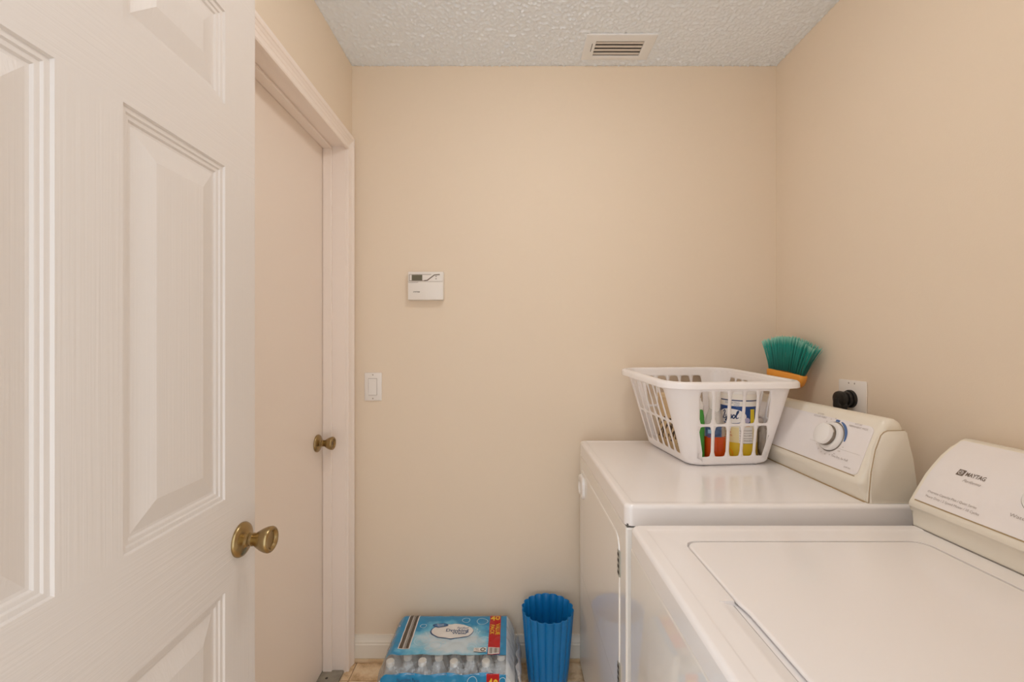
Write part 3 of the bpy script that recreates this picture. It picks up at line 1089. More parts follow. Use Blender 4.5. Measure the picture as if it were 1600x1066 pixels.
mx2 = Matrix.Translation((XR - 0.0148, RY, RZ)) @ Matrix.Rotation(-PI / 2, 4, 'Y')
bm = lathe(bmesh.new(), [(0, 0), (0.0235, 0), (0.0245, 0.003), (0.0235, 0.010), (0.0190, 0.012), (0.0185, 0.016), (0.0240, 0.019), (0.0255, 0.027), (0.0235, 0.033), (0.014, 0.037), (0, 0.038)], 36, mx2)
finish('plug_body', bm, M['black_rubber'], t)
pth = catmull([(XR - 0.036, 1.413, 1.123), (XR - 0.038, 1.412, 1.09), (XR - 0.040, 1.410, 1.05), (XR - 0.042, 1.40, 0.95), (XR - 0.045, 1.39, 0.7), (XR - 0.05, 1.38, 0.4), (XR - 0.055, 1.36, 0.2)], 8)
rad = [0.0200 if i < 6 else max(0.0085, 0.0200 - (i - 6) * 0.0011) for i in range(len(pth))]
finish('cord', tube(bmesh.new(), pth, rad, 14), M['black_rubber'], t)

# ------------------------------------------------------------------ broom (upside down in the corner behind the dryer)
BC = Vector((1.012, 1.632, 1.140))
t = thing('broom', 'upturned broom with teal bristles and orange head behind the dryer', 'broom', (1.040, 1.63, 0))
bu = Vector((0.30, -0.945, -0.13)).normalized()
bw = (Vector((0.02, 0, 1)) - bu * bu.dot(Vector((0.02, 0, 1)))).normalized()
bn = bu.cross(bw).normalized()


def B(u, w_, n_=0):
    return BC + bu * u + bw * w_ + bn * n_


bm = bmesh.new()
prev = None
first = None
for w_, hu, hn in ((0.0, 0.022, 0.014), (0.003, 0.050, 0.015), (0.008, 0.061, 0.0165), (0.018, 0.0695, 0.0175), (0.034, 0.0745, 0.018), (0.050, 0.0765, 0.018), (0.0525, 0.075, 0.0165), (0.0525, 0.072, 0.0125), (0.047, 0.070, 0.011)):
    pts_ = rrect(hu, hn, min(hn * 0.95, 0.0135), 5)
    cur = [bm.verts.new(B(u, w_ + 0.010 * (1 - (u / 0.0735) ** 2) * (w_ / 0.0525), n_)) for u, n_ in pts_]
    if prev:
        n = len(cur)
        for k in range(n):
            bm.faces.new((prev[k], prev[(k + 1) % n], cur[(k + 1) % n], cur[k]))
    else:
        first = cur
    prev = cur
bm.faces.new(prev); bm.faces.new(first[::-1])
hd = finish('broom_head', bm, M['orange'], t, ang=50)
bm = bmesh.new()
for s_ in (-1, 1):
    pts_ = catmull([B(0.0 + s_ * u, w_, sgn * 0.0178) for sgn in (1,) for u, w_ in ((0.0, 0.014), (0.012, 0.026), (0.030, 0.030), (0.047, 0.020))], 6)
    tube(bm, pts_, 0.0016, 6)
    pts_ = catmull([B(0.0 + s_ * u, w_, -0.0178) for u, w_ in ((0.0, 0.014), (0.012, 0.026), (0.030, 0.030), (0.047, 0.020))], 6)
    tube(bm, pts_, 0.0016, 6)
finish('moulded_line', bm, M['orange_dark'], hd)
hp0, hp1 = B(-0.036, 0.006), Vector((1.040, 1.715, 0.004))
finish('socket', tube(bmesh.new(), [hp0.lerp(hp1, -0.002), hp0.lerp(hp1, 0.03), hp0.lerp(hp1, 0.055)], [0.017, 0.0155, 0.0135], 20), M['orange'], t)
finish('handle', tube(bmesh.new(), [hp0.lerp(hp1, 0.01), hp1], 0.0112, 20), M['handle_metal'], t)
# bristles: thin strands in tufts
m_br = mat('teal bristle', (0.010, 0.27, 0.21), 0.35)
nt, b = nodes_of(m_br)
at = nt.nodes.new('ShaderNodeAttribute'); at.attribute_name = 'tip_shade'
rp = nt.nodes.new('ShaderNodeValToRGB')
e = rp.color_ramp.elements
e[0].position = 0.0; e[0].color = (0.006, 0.13, 0.10, 1)
e[1].position = 1.0; e[1].color = (0.36, 0.70, 0.57, 1)
x_ = e.new(0.80); x_.color = (0.014, 0.36, 0.28, 1)
nt.links.new(at.outputs['Fac'], rp.inputs['Fac'])
nt.links.new(rp.outputs['Color'], b.inputs['Base Color'])
vv, ff, tip_shades = [], [], []
rb = random.Random(3)
NT = 17
sgn_front = -1 if bn.x > 0 else 1
for k in range(NT):
    a = -1 + 2 * (k + 0.5) / NT
    for row in (-1, 0, 1):
        for s in range(14 if row == sgn_front else 11):
            uu = a * 0.0690 + (rb.uniform(-0.0021, 0.0021) if row == sgn_front else rb.uniform(-0.0042, 0.0042))
            nn_ = row * 0.0075 + rb.gauss(0, 0.0012)
            sp = 1.58 + rb.gauss(0, 0.016)
            L = 0.126 + rb.gauss(0, 0.0025) - 0.006 * abs(a)
            tu = uu * sp + rb.gauss(0, 0.0005)
            tn = nn_ * 2.3 + rb.gauss(0, 0.003)
            if s == 0 and k == 0 and row == 0:
                tu -= 0.014
            r_ = 0.0007
            base = len(vv)
            steps = 5
            for q in range(steps):
                f_ = q / (steps - 1)
                u_ = uu + (tu - uu) * (f_ ** 1.15)
                w_ = 0.048 + 0.010 * (1 - a * a) + (L - 0.004 * a * a) * f_ * (1 - 0.10 * a * a * f_)
                n_ = nn_ + (tn - nn_) * f_
                for cx_, cy_ in ((1, 0), (-0.5, 0.87), (-0.5, -0.87)):
                    vv.append(B(u_ + cx_ * r_, w_, n_ + cy_ * r_))
                    tip_shades.append(f_ * (0.95 + 0.05 * (s % 3)) if row == sgn_front else f_ ** 3 * 0.95)  # pale tips; back rows coloured darker as painted shade in gaps between tufts
            for q in range(steps - 1):
                for c_ in range(3):
                    i0 = base + q * 3 + c_; i1 = base + q * 3 + (c_ + 1) % 3
                    ff.append((i0, i1, i1 + 3, i0 + 3))
me = bpy.data.meshes.new('bristles')
me.from_pydata([tuple(v) for v in vv], [], ff)
at_ = me.attributes.new('tip_shade', 'FLOAT', 'POINT')
for i, v in enumerate(tip_shades):
    at_.data[i].value = v
bo = link('bristles', me, m_br, t, smooth=True, ang=80)
bo['kind'] = 'stuff'

# ------------------------------------------------------------------ laundry basket (on the dryer)
BYAW = math.radians(6.0)
BX, BYc = 0.685, 1.574
bk = thing('laundry_basket', 'white plastic laundry basket with slotted sides holding cleaning supplies on dryer', 'basket', (BX, BYc, DZ - 0.0018), BYAW)
A0, B0, R0 = 0.140, 0.170, 0.045
A1, B1 = 0.2045, 0.208
R1 = {(1, -1): 0.042, (1, 1): 0.060, (-1, 1): 0.060, (-1, -1): 0.062}       # rim corner radii

HB = 0.272


EC_ = {0: 0.97, 1: 0.98, 2: 0.97, 3: 0.98}


def bwall(side, f, v):
    """side 0 front(-y) 1 right 2 back 3 left; f -1..1 along a straight side; 'c' sides given as (k, angle)"""
    k = min(max((v - 0.02) / 0.98, 0), 1)
    fil = 0.014 * (1 - min(v / 0.055, 1)) ** 2
    a = A0 + (A1 - A0) * k - fil
    b_ = B0 + (B1 - B0) * k - fil
    def rr_(sx, sy):
        return R0 + (R1[(sx, sy)] - R0) * k
    if isinstance(side, tuple):
        q, ang = side
        sx, sy = ((1, -1), (1, 1), (-1, 1), (-1, -1))[q]
        a_ = math.radians(-90 + 90 * q + ang)
        r = rr_(sx, sy)
        x, y = sx * (a - r) + r * math.cos(a_), sy * (b_ - r) + r * math.sin(a_)
    else:
        e_ = EC_[side]
        up_ = 1 if f > 0 else -1
        r = rr_(*((up_, -1), (1, up_), (-up_, 1), (-1, -up_))[side])
        hc, end = (0.1185, a - r) if side in (0, 2) else (0.1330, b_ - r)
        hc *= (0.80 + 0.26 * min(k * 6, 1)) if k < 0.08 else 1.0 + 0.06 * k
        g = abs(f)
        p_ = g * hc if g <= e_ else e_ * hc + (end - e_ * hc) * (g - e_) / (1 - e_)
        p_ = math.copysign(p_, f)
        if side == 0:
            x, y = p_ + 0.008 * (1 - g), -b_
        elif side == 1:
            x, y = a, p_
        elif side == 2:
            x, y = -p_, b_
        else:
            x, y = -a, -p_ - 0.006 * (1 - g)
    # rim swoops: ends a little higher, long sides dipped; the far side stands a bit higher
    top = HB + 0.0165 * (y / B1) * 0.6 + 0.003
    z = top * v
    xo, yo = -0.018 * k, -0.014 * k
    return Vector((x + xo, y + yo, z))


cols = []
for side, ncol in ((0, 5), (1, 7), (2, 5), (3, 6)):
    e_ = EC_[side]
    bounds = [-1 + (1 - e_)] + [-e_ + 2 * e_ * i / ncol for i in range(1, ncol)] + [e_]
    cols.append((side, -1.0, -e_, False))
    for i in range(ncol):
        cols.append((side, -e_ + 2 * e_ * i / ncol, -e_ + 2 * e_ * (i + 1) / ncol, True))
    cols.append((side, e_, 1.0, False))
    for i in range(4):
        cols.append((('c', side), i * 22.5, (i + 1) * 22.5, False))
vrows = [(0.0, 0.03, False), (0.03, 0.07, False), (0.07, 0.105, False), (0.105, 0.508, True), (0.508, 0.930, True), (0.930, 1.0, False)]
bm = bmesh.new()
NS = 6
for side, f0, f1, hole in cols:
    def pos(f, v):
        f_ = f0 + (f1 - f0) * f
        if isinstance(side, tuple):
            return bwall((side[1], f_), 0, v)
        return bwall(side, f_, v)
    for v0, v1, vh in vrows:
        if hole and vh:
            mu = 0.105
            mv = 0.035
            out, inn = [], []
            for i in range(NS):
                out.append((i / NS, 0.0))
            for i in range(NS):
                out.append((1.0, i / NS))
            for i in range(NS):
                out.append((1 - i / NS, 1.0))
            for i in range(NS):
                out.append((0.0, 1 - i / NS))
            asp = 2.6
            rr = 0.24
            for (pu, pv) in out:
                # map the square boundary to a rounded rectangle inside
                X = (pu - 0.5) * 2; Y = (pv - 0.5) * 2
                hx, hy = 0.5 - mu, (0.5 - mv)
                x, y = X * hx, Y * hy
                rx, ry = rr * 0.95, rr * 0.95 / asp
                ex, ey = abs(x) - (hx - rx), abs(y) - (hy - ry)
                if ex > 0 and ey > 0:
                    nx, ny = ex / rx, ey / ry
                    l = math.hypot(nx, ny)
                    m_ = max(nx, ny)
                    sc_ = m_ / l if l > 0 else 1
                    x = math.copysign((hx - rx) + ex * sc_, x)
                    y = math.copysign((hy - ry) + ey * sc_, y)
                inn.append((0.5 + x, 0.5 + y))
            ov = [bm.verts.new(pos(u, v0 + (v1 - v0) * w_)) for u, w_ in out]
            iv = [bm.verts.new(pos(u, v0 + (v1 - v0) * w_)) for u, w_ in inn]
            n = len(ov)
            for k in range(n):
                bm.faces.new((ov[k], ov[(k + 1) % n], iv[(k + 1) % n], iv[k]))
        else:
            nu = NS if (hole or vh or True) else 1
            nv = NS if vh else 2
            nu = NS if hole else (1 if not isinstance(side, tuple) else 2)
            g_ = [[bm.verts.new(pos(i / nu, v0 + (v1 - v0) * j / nv)) for i in range(nu + 1)] for j in range(nv + 1)]
            for j in range(nv):
                for i in range(nu):
                    bm.faces.new((g_[j][i], g_[j][i + 1], g_[j + 1][i + 1], g_[j + 1][i]))
bmesh.ops.remove_doubles(bm, verts=bm.verts[:], dist=0.0003)
bw_ = finish('slotted_wall', bm, M['basket'], bk, ang=50, local=True)
sm_ = bw_.modifiers.new('thickness', 'SOLIDIFY'); sm_.thickness = 0.0022; sm_.offset = -1
# floor of the basket
per0, per1 = [], []
for side, f0, f1, hole in cols:
    per0.append(bwall((side[1], f0), 0, 0.0) if isinstance(side, tuple) else bwall(side, f0, 0.0))
    per1.append(bwall((side[1], f0), 0, 1.0) if isinstance(side, tuple) else bwall(side, f0, 1.0))
bm = bmesh.new()
lo = [bm.verts.new(p + Vector((0, 0, 0.0002))) for p in per0]
hi = [bm.verts.new((p.x, p.y, 0.0030)) for p in per0]
bm.faces.new(lo[::-1]); bm.faces.new(hi)
for k in range(len(lo)):
    j = (k + 1) % len(lo)
    bm.faces.new((lo[k], lo[j], hi[j], hi[k]))
finish('basket_floor', bm, M['basket'], bk, local=True)
# rim flange: swept profile (outward, up)
rim_prof = [(-0.0028, -0.010), (-0.0028, 0.004), (0.000, 0.0075), (0.006, 0.009), (0.016, 0.008), (0.0205, 0.005), (0.0225, -0.000), (0.0228, -0.0120), (0.0205, -0.0132), (0.0190, -0.012), (0.0190, -0.000), (0.014, 0.002), (0.001, 0.002), (0.0, -0.010)]
npt = len(per1)
cx_ = sum(p.x for p in per1) / npt; cy_ = sum(p.y for p in per1) / npt
bm = bmesh.new()
rows = []
for k in range(npt):
    d = (per1[(k + 1) % npt] - per1[k - 1]); d.z = 0
    d.normalize()
    outw = Vector((d.y, -d.x, 0))
    # wider flange at the short ends where the hand grips are
    rows.append([bm.verts.new(per1[k] + outw * o_ + Vector((0, 0, u_))) for o_, u_ in rim_prof])
for k in range(npt):
    r0, r1 = rows[k], rows[(k + 1) % npt]
    m_ = len(rim_prof)
    for i in range(m_):
        j = (i + 1) % m_
        bm.faces.new((r0[i], r0[j], r1[j], r1[i]))
finish('rim', bm, M['basket'], bk, ang=40, local=True)

# ------------------------------------------------------------------ things in the basket
ZB = DZ + 0.0018          # inside floor of the basket


# wipes canister
WCX, WCY, WR = 0.762, 1.478, 0.0560
can = thing('wipes_canister', 'large disinfecting wipes canister with blue and yellow label in laundry basket', 'canister', (WCX, WCY, ZB))
m_can = mat('canister label', (0.85, 0.82, 0.76), 0.3)
nt, b = nodes_of(m_can)
tc = nt.nodes.new('ShaderNodeTexCoord'); sep = nt.nodes.new('ShaderNodeSeparateXYZ')
nt.links.new(tc.outputs['Object'], sep.inputs['Vector'])
mr = nt.nodes.new('ShaderNodeMapRange'); mr.inputs['From Max'].default_value = 0.25
nt.links.new(sep.outputs['Z'], mr.inputs['Value'])
rp = nt.nodes.new('ShaderNodeValToRGB'); rp.color_ramp.interpolation = 'CONSTANT'
e = rp.color_ramp.elements
e[0].position = 0; e[0].color = (0.72, 0.50, 0.02, 1)
e[1].position = 0.255; e[1].color = (0.80, 0.68, 0.36, 1)
for p_, c_ in ((0.45, (0.82, 0.74, 0.55)), (0.50, (0.012, 0.06, 0.24)), (0.728, (0.86, 0.82, 0.76)), (0.796, (0.05, 0.08, 0.18)), (0.810, (0.86, 0.82, 0.76))):
    q_ = e.new(p_); q_.color = (*c_, 1)
nt.links.new(mr.outputs['Result'], rp.inputs['Fac']); nt.links.new(rp.outputs['Color'], b.inputs['Base Color'])
finish('canister_body', lathe(bmesh.new(), [(0, 0), (WR - 0.003, 0), (WR, 0.003), (WR, 0.222), (WR - 0.002, 0.2225), (0, 0.2225)], 48), m_can, can, local=True)
finish('canister_lid', lathe(bmesh.new(), [(WR - 0.004, 0.220), (WR + 0.001, 0.2222), (WR + 0.001, 0.242), (WR - 0.004, 0.247), (WR - 0.016, 0.249), (WR - 0.02, 0.244), (0, 0.244)], 48), M['knob_white'], can, local=True)
A_C = math.atan2(-WCY, -WCX) - 0.20          # direction from the canister to the viewer side


def on_can(u0, z0, off=0.0003):
    def fn(u, v):
        a_ = A_C + (u0 + u) / WR
        return Vector(((WR + off) * math.cos(a_), (WR + off) * math.sin(a_), z0 + v))
    return fn


bm = bmesh.new()
vs, fs = [], []
el = ellipse(-0.012, 0, 0.047, 0.0235, 48)
vs = [Vector((-0.012, 0, 0))] + [Vector((x, y, 0)) for k_ in (0.25, 0.5, 0.75, 1.0) for x, y in [(-0.012 + (p[0] + 0.012) * k_, p[1] * k_) for p in el]]
for i in range(48):
    j = (i + 1) % 48
    fs.append((0, 1 + i, 1 + j))
    for k_ in range(3):
        fs.append((1 + k_ * 48 + i, 1 + (k_ + 1) * 48 + i, 1 + (k_ + 1) * 48 + j, 1 + k_ * 48 + j))
lay(bm, (vs, fs), on_can(0, 0.150))
finish('label_oval', bm, M['knob_white'], can, local=True)
# script word
script = [
    [(-0.030, 0.010), (-0.024, 0.017), (-0.021, 0.014), (-0.024, 0.004), (-0.030, -0.010), (-0.034, -0.011), (-0.033, -0.007), (-0.024, -0.010), (-0.018, -0.007)],
    [(-0.018, 0.004), (-0.019, -0.005), (-0.015, -0.006), (-0.010, 0.004), (-0.012, -0.007), (-0.017, -0.017), (-0.020, -0.015), (-0.012, -0.007), (-0.006, -0.002)],
    [(-0.006, -0.002), (-0.001, 0.005), (0.000, 0.001), (0.001, -0.005), (-0.003, -0.008), (-0.006, -0.006)],
    [(0.001, -0.005), (0.008, 0.004), (0.005, 0.002), (0.004, -0.005), (0.008, -0.007), (0.012, -0.001), (0.010, 0.004), (0.013, 0.002)],
    [(0.013, -0.002), (0.020, 0.010), (0.022, 0.017), (0.018, 0.014), (0.015, 0.000), (0.016, -0.007), (0.022, -0.004)],
]
bm = bmesh.new()
for st in script:
    pts_ = catmull([(x - 0.004, y, 0) for x, y in st], 7)
    lay(bm, ribbon([(p.x, p.y) for p in pts_], lambda t_: 0.0022 + 0.0016 * math.sin(PI * t_)), on_can(-0.006, 0.150, 0.0007))
finish('lettering', bm, mat('navy ink', (0.012, 0.035, 0.12), 0.5), can, local=True)
bm = bmesh.new()
lay(bm, glyphs('DISINFECTING', 0.0085, width=0.045), on_can(-0.008, 0.1930, 0.0006))
finish('lettering', bm, M['ink_blue'], can, local=True)
bm = lay(bmesh.new(), glyphs('WIPES', 0.006), on_can(0.006, 0.1860, 0.0006))
finish('lettering', bm, M['ink_blue'], can, local=True)
bm = bmesh.new()
for k, s_ in enumerate(('KILLS', '99.9%', 'GERMS')):
    lay(bm, glyphs(s_, 0.0085), on_can(-0.020, 0.1080 - k * 0.0105, 0.0006))
lay(bm, gridquad(-0.030, 0.004, 0.1195, 0.1235, 8, 1), on_can(0, 0, 0.0006))
lay(bm, glyphs('LEMON', 0.009), on_can(0.030, 0.1205, 0.0006))
finish('lettering', bm, mat('red ink', (0.55, 0.07, 0.03), 0.5), can, local=True)
bm = bmesh.new()
lay(bm, gridquad(0.013, 0.056, 0.064, 0.1155, 10, 1), on_can(0, 0, 0.0004))
ck = finish('checklist', bm, M['knob_white'], can, local=True)
bm = bmesh.new()
for k in range(3):
    z_ = 0.105 - k * 0.0165
    lay(bm, ribbon([(0.015, z_), (0.0175, z_ - 0.003), (0.0215, z_ + 0.005)], 0.0020), on_can(0, 0, 0.0008))
    lay(bm, gridquad(0.015, 0.055, z_ - 0.0092, z_ - 0.0082, 8, 1), on_can(0, 0, 0.0008))
    lay(bm, glyphs(('CLEANS', 'KILLS GERMS', 'FRESHENS')[k], 0.0060, width=0.026), on_can(0.040, z_, 0.0008))
finish('lettering', bm, M['ink'], ck, local=True)
bm = bmesh.new()
lay(bm, gridquad(0.048, 0.064, 0.1275, 0.174, 5, 1), on_can(0, 0, 0.0004))
finish('yellow_patch', bm, mat('lemon yellow', (0.75, 0.58, 0.03), 0.4), can, local=True)
bm = bmesh.new()
lay(bm, poly(ellipse(0.0, 0.0, 0.0085, 0.0085, 24)), on_can(0.0375, 0.138, 0.0006))
finish('seal', bm, mat('violet seal', (0.45, 0.42, 0.62), 0.4), can, local=True)
bm = bmesh.new()
lay(bm, poly(ellipse(0.0, 0.0, 0.017, 0.016, 24)), on_can(-0.020, 0.028, 0.0006))
finish('lemon_picture', bm, mat('lemon orange', (0.80, 0.36, 0.01), 0.4), can, local=True)

# orange cleaner in a clear trigger-less bottle
OCX, OCY = 0.6720, 1.456
oc = thing('cleaner_bottle', 'clear bottle of orange cleaner with white neck in laundry basket', 'bottle', (OCX, OCY, ZB))
m_liq = mat('orange liquid', (0.60, 0.065, 0.004), 0.08, coat=0.5)
def oval_lathe(prof, kx, ky, n=32):
    return lathe(bmesh.new(), prof, n, Matrix.Diagonal((kx, ky, 1, 1)))
finish('liquid', oval_lathe([(0, 0.0), (0.031, 0.0), (0.035, 0.004), (0.035, 0.082), (0, 0.084)], 1.0, 0.76), m_liq, oc, local=True)
m_clr = mat('clear bottle plastic', (0.75, 0.72, 0.68), 0.1, alpha=0.35)
finish('upper_body', oval_lathe([(0.0345, 0.083), (0.035, 0.100), (0.033, 0.122), (0.026, 0.150), (0.019, 0.168), (0.016, 0.176)], 1.0, 0.76), m_clr, oc, local=True)
finish('neck', lathe(bmesh.new(), [(0.0155, 0.120), (0.0158, 0.170), (0.0175, 0.176), (0.0175, 0.198), (0.0195, 0.204), (0.0195, 0.232), (0.0175, 0.236), (0, 0.237)], 28), M['knob_white'], oc, local=True)
bm = bmesh.new()
def on_oc(u, v):
    a_ = math.atan2(-1.47, -0.66) + u / 0.035
    return Vector((0.0355 * math.cos(a_), 0.0355 * 0.76 * math.sin(a_), v))
lay(bm, gridquad(-0.030, 0.026, 0.083, 0.118, 14, 1), lambda u, v: on_oc(u, v) * 1.0)
lb = finish('bottle_label', bm, mat('navy label', (0.02, 0.05, 0.14), 0.4, var=(0.10, 0.16, 0.30), var_scale=60), oc, local=True)
bm = bmesh.new()
def on_oc2(u, v):
    p = on_oc(u, v); return Vector((p.x * 1.012, p.y * 1.012, p.z))
lay(bm, gridquad(-0.018, 0.002, 0.094, 0.106, 4, 1), on_oc2)
finish('label_band', bm, mat('pale blue print', (0.30, 0.48, 0.68), 0.4), lb, local=True)
bm = bmesh.new()
lay(bm, gridquad(-0.020, 0.004, 0.080, 0.090, 4, 1), on_oc2)
finish('label_band', bm, mat('purple print', (0.14, 0.07, 0.20), 0.4), lb, local=True)

# green bottle behind it
gb = thing('soap_bottle', 'slim green bottle left of the orange cleaner in laundry basket', 'bottle', (0.6215, 1.456, ZB))
finish('bottle_body', oval_lathe([(0, 0), (0.0135, 0), (0.0155, 0.004), (0.0155, 0.125), (0.0145, 0.145), (0.0115, 0.165), (0.0095, 0.17)], 1.0, 1.35), mat('green plastic', (0.06, 0.33, 0.05), 0.25), gb, local=True)
finish('cap', lathe(bmesh.new(), [(0.010, 0.165), (0.0125, 0.168), (0.0115, 0.192), (0.006, 0.198), (0.005, 0.208), (0, 0.209)], 20), M['knob_white'], gb, local=True)

# tan printed box standing along the left side
tb = thing('cardboard_box', 'tan printed box along the left slots inside the laundry basket', 'box', (0.594, 1.612, ZB), BYAW)
m_tb = mat('tan card', (0.62, 0.45, 0.26), 0.7)
nt, b = nodes_of(m_tb)
tc = nt.nodes.new('ShaderNodeTexCoord'); sep = nt.nodes.new('ShaderNodeSeparateXYZ')
nt.links.new(tc.outputs['Object'], sep.inputs['Vector'])
vo = nt.nodes.new('ShaderNodeTexNoise'); vo.inputs['Scale'].default_value = 75; vo.inputs['Detail'].default_value = 1
mp = nt.nodes.new('ShaderNodeMapping'); mp.inputs['Scale'].default_value = (1, 1, 0.8)
nt.links.new(tc.outputs['Object'], mp.inputs['Vector']); nt.links.new(mp.outputs['Vector'], vo.inputs['Vector'])
th_ = nt.nodes.new('ShaderNodeMath'); th_.operation = 'GREATER_THAN'; th_.inputs[1].default_value = 0.53
nt.links.new(vo.outputs['Fac'], th_.inputs[0])
zl = nt.nodes.new('ShaderNodeMath'); zl.operation = 'LESS_THAN'; zl.inputs[1].default_value = 0.120
zg = nt.nodes.new('ShaderNodeMath'); zg.operation = 'GREATER_THAN'; zg.inputs[1].default_value = 0.040
nt.links.new(sep.outputs['Z'], zl.inputs[0]); nt.links.new(sep.outputs['Z'], zg.inputs[0])
m1 = nt.nodes.new('ShaderNodeMath'); m1.operation = 'MULTIPLY'
m2 = nt.nodes.new('ShaderNodeMath'); m2.operation = 'MULTIPLY'
nt.links.new(th_.outputs[0], m1.inputs[0]); nt.links.new(zl.outputs[0], m1.inputs[1])
nt.links.new(m1.outputs[0], m2.inputs[0]); nt.links.new(zg.outputs[0], m2.inputs[1])
mx = nt.nodes.new('ShaderNodeMix'); mx.data_type = 'RGBA'
mx.inputs['A'].default_value = (0.66, 0.49, 0.29, 1); mx.inputs['B'].default_value = (0.06, 0.035, 0.02, 1)
nt.links.new(m2.outputs[0], mx.inputs['Factor']); nt.links.new(mx.outputs['Result'], b.inputs['Base Color'])
finish('carton', nbox(-0.030, 0.030, -0.088, 0.066, 0.001, 0.196, 0.003, 2), m_tb, tb, local=True)
finish('lid_band', nbox(-0.0315, 0.0315, -0.0895, 0.0675, 0.186, 0.200, 0.002, 1), mat('light tan card', (0.72, 0.55, 0.35), 0.7), tb, local=True)
finish('bottom_band', nbox(-0.0308, 0.0308, -0.0888, 0.0668, 0.0005, 0.007, 0.001, 1), mat('dark brown card', (0.05, 0.03, 0.02), 0.7), tb, local=True)

# grey rag on the right
gr = thing('cleaning_rag', 'crumpled grey cleaning rag in the right corner of the laundry basket', 'rag', (0.8270, 1.452, ZB))
bm = bmesh.new()
bmesh.ops.create_icosphere(bm, subdivisions=4, radius=1)
for v in bm.verts:
    n_ = mnoise.noise(v.co * 2.3) * 0.30 + mnoise.noise(v.co * 5.5) * 0.12 + abs(mnoise.noise(v.co * 3.1 + Vector((4, 2, 1)))) * -0.25
    c_ = v.co * (1 + n_)
    v.co = Vector((c_.x * 0.0085, c_.y * 0.026, 0.062 + c_.z * 0.062))
zm = min(v.co.z for v in bm.verts)
for v in bm.verts:
    v.co.z = max(v.co.z - zm - 0.008, 0.0)
finish('cloth', bm, mat('grey cloth', (0.52, 0.455, 0.40), 0.8, bump=0.001, bump_scale=300, bump_str=0.4, var=(0.40, 0.35, 0.31), var_scale=40), gr, ang=180, local=True)
# white jar behind the rag
wj = thing('plastic_jar', 'pale plastic jar behind the grey rag in laundry basket', 'jar', (0.768, 1.590, ZB))
finish('jar_body', lathe(bmesh.new(), [(0, 0), (0.033, 0), (0.036, 0.003), (0.036, 0.155), (0.033, 0.165), (0.031, 0.168)], 32), mat('pale pink plastic', (0.72, 0.60, 0.54), 0.3), wj, local=True)
finish('jar_lid', lathe(bmesh.new(), [(0.034, 0.166), (0.036, 0.168), (0.036, 0.188), (0.033, 0.191), (0, 0.191)], 32), M['knob_white'], wj, local=True)

# ------------------------------------------------------------------ blue fluted wastebasket
BBX, BBY = 0.141, 1.689
t = thing('wastebasket', 'blue plastic fluted wastebasket on the floor beside the dryer', 'bin', (BBX, BBY, 0))
NF = 18
def bin_ring(r, z, amp, n=NF * 10):
    out = []
    for i in range(n):
        a_ = 2 * PI * i / n
        f_ = abs(math.sin(NF * a_ / 2)) ** 0.75
        rr_ = r + amp * (f_ - 0.6)
        out.append((rr_ * math.cos(a_), rr_ * math.sin(a_), z))
    return out
bm = bmesh.new()
rings = []
for r, z, amp in ((0.062, 0.0, 0.0), (0.070, 0.003, 0.002), (0.0725, 0.010, 0.005), (0.0775, 0.06, 0.006), (0.0835, 0.13, 0.0065), (0.0895, 0.20, 0.007), (0.0965, 0.286, 0.0075), (0.0970, 0.2875, 0.0075),
                  (0.0950, 0.2875, 0.0075), (0.0940, 0.286, 0.0075), (0.0870, 0.20, 0.007), (0.0810, 0.13, 0.0065), (0.0750, 0.06, 0.006), (0.0690, 0.010, 0.005), (0.066, 0.006, 0.002)):
    rings.append([bm.verts.new(p) for p in bin_ring(r, z, amp)])
for a, c in zip(rings[:-1], rings[1:]):
    n = len(a)
    for i in range(n):
        j = (i + 1) % n
        bm.faces.new((a[i], a[j], c[j], c[i]))
bm.faces.new(rings[0][::-1]); bm.faces.new(rings[-1])
finish('fluted_body', bm, M['blue_bin'], t, ang=50, local=True)

# ------------------------------------------------------------------ shrink-wrapped pack of water bottles
PX0, PXP, PY0, PYP = -0.414, 0.0546, 1.521, 0.0615
pk = thing('water_bottle_pack', 'shrink-wrapped pack of water bottles with blue label on the floor', 'water pack', (-0.222, 1.60, 0))
m_bot = mat('clear bottle', (0.95, 0.97, 0.98), 0.06, alpha=0.52, coat=1.0)
m_cap = mat('white bottle cap', (0.86, 0.84, 0.80), 0.35)
bprof_ = [(0, 0.001), (0.022, 0.001), (0.0295, 0.006), (0.0305, 0.02), (0.0290, 0.035), (0.0305, 0.05), (0.0290, 0.07), (0.0305, 0.09), (0.0305, 0.125), (0.0290, 0.140), (0.0225, 0.165), (0.0150, 0.184), (0.0128, 0.190), (0.0128, 0.196), (0, 0.196)]
bme = bpy.data.meshes.new('bottle')
bm = lathe(bmesh.new(), bprof_, 20); bmesh.ops.recalc_face_normals(bm, faces=bm.faces[:]); bm.to_mesh(bme); bm.free()
bme.materials.append(m_bot); bme.shade_smooth(); bme.set_sharp_from_angle(angle=math.radians(50))
cme = bpy.data.meshes.new('cap')
bm = lathe(bmesh.new(), [(0, 0.193), (0.0142, 0.193), (0.0144, 0.205), (0.0130, 0.2075), (0, 0.2078)], 20); bmesh.ops.recalc_face_normals(bm, faces=bm.faces[:]); bm.to_mesh(cme); bm.free()
cme.materials.append(m_cap); cme.shade_smooth(); cme.set_sharp_from_angle(angle=math.radians(40))
caps = []
for i in range(8):
    for j in range(4):
        x = PX0 + i * PXP + random.uniform(-.002, .002)
        y = PY0 + j * PYP + (0.0290 if i % 2 else 0) + random.uniform(-.002, .002)
        caps.append((x, y))
        o_ = bpy.data.objects.new('bottle', bme); COL.objects.link(o_); o_.parent = pk
        o_.location = (x - pk.location.x, y - pk.location.y, 0)
        c_ = bpy.data.objects.new('cap', cme); COL.objects.link(c_); c_.parent = o_

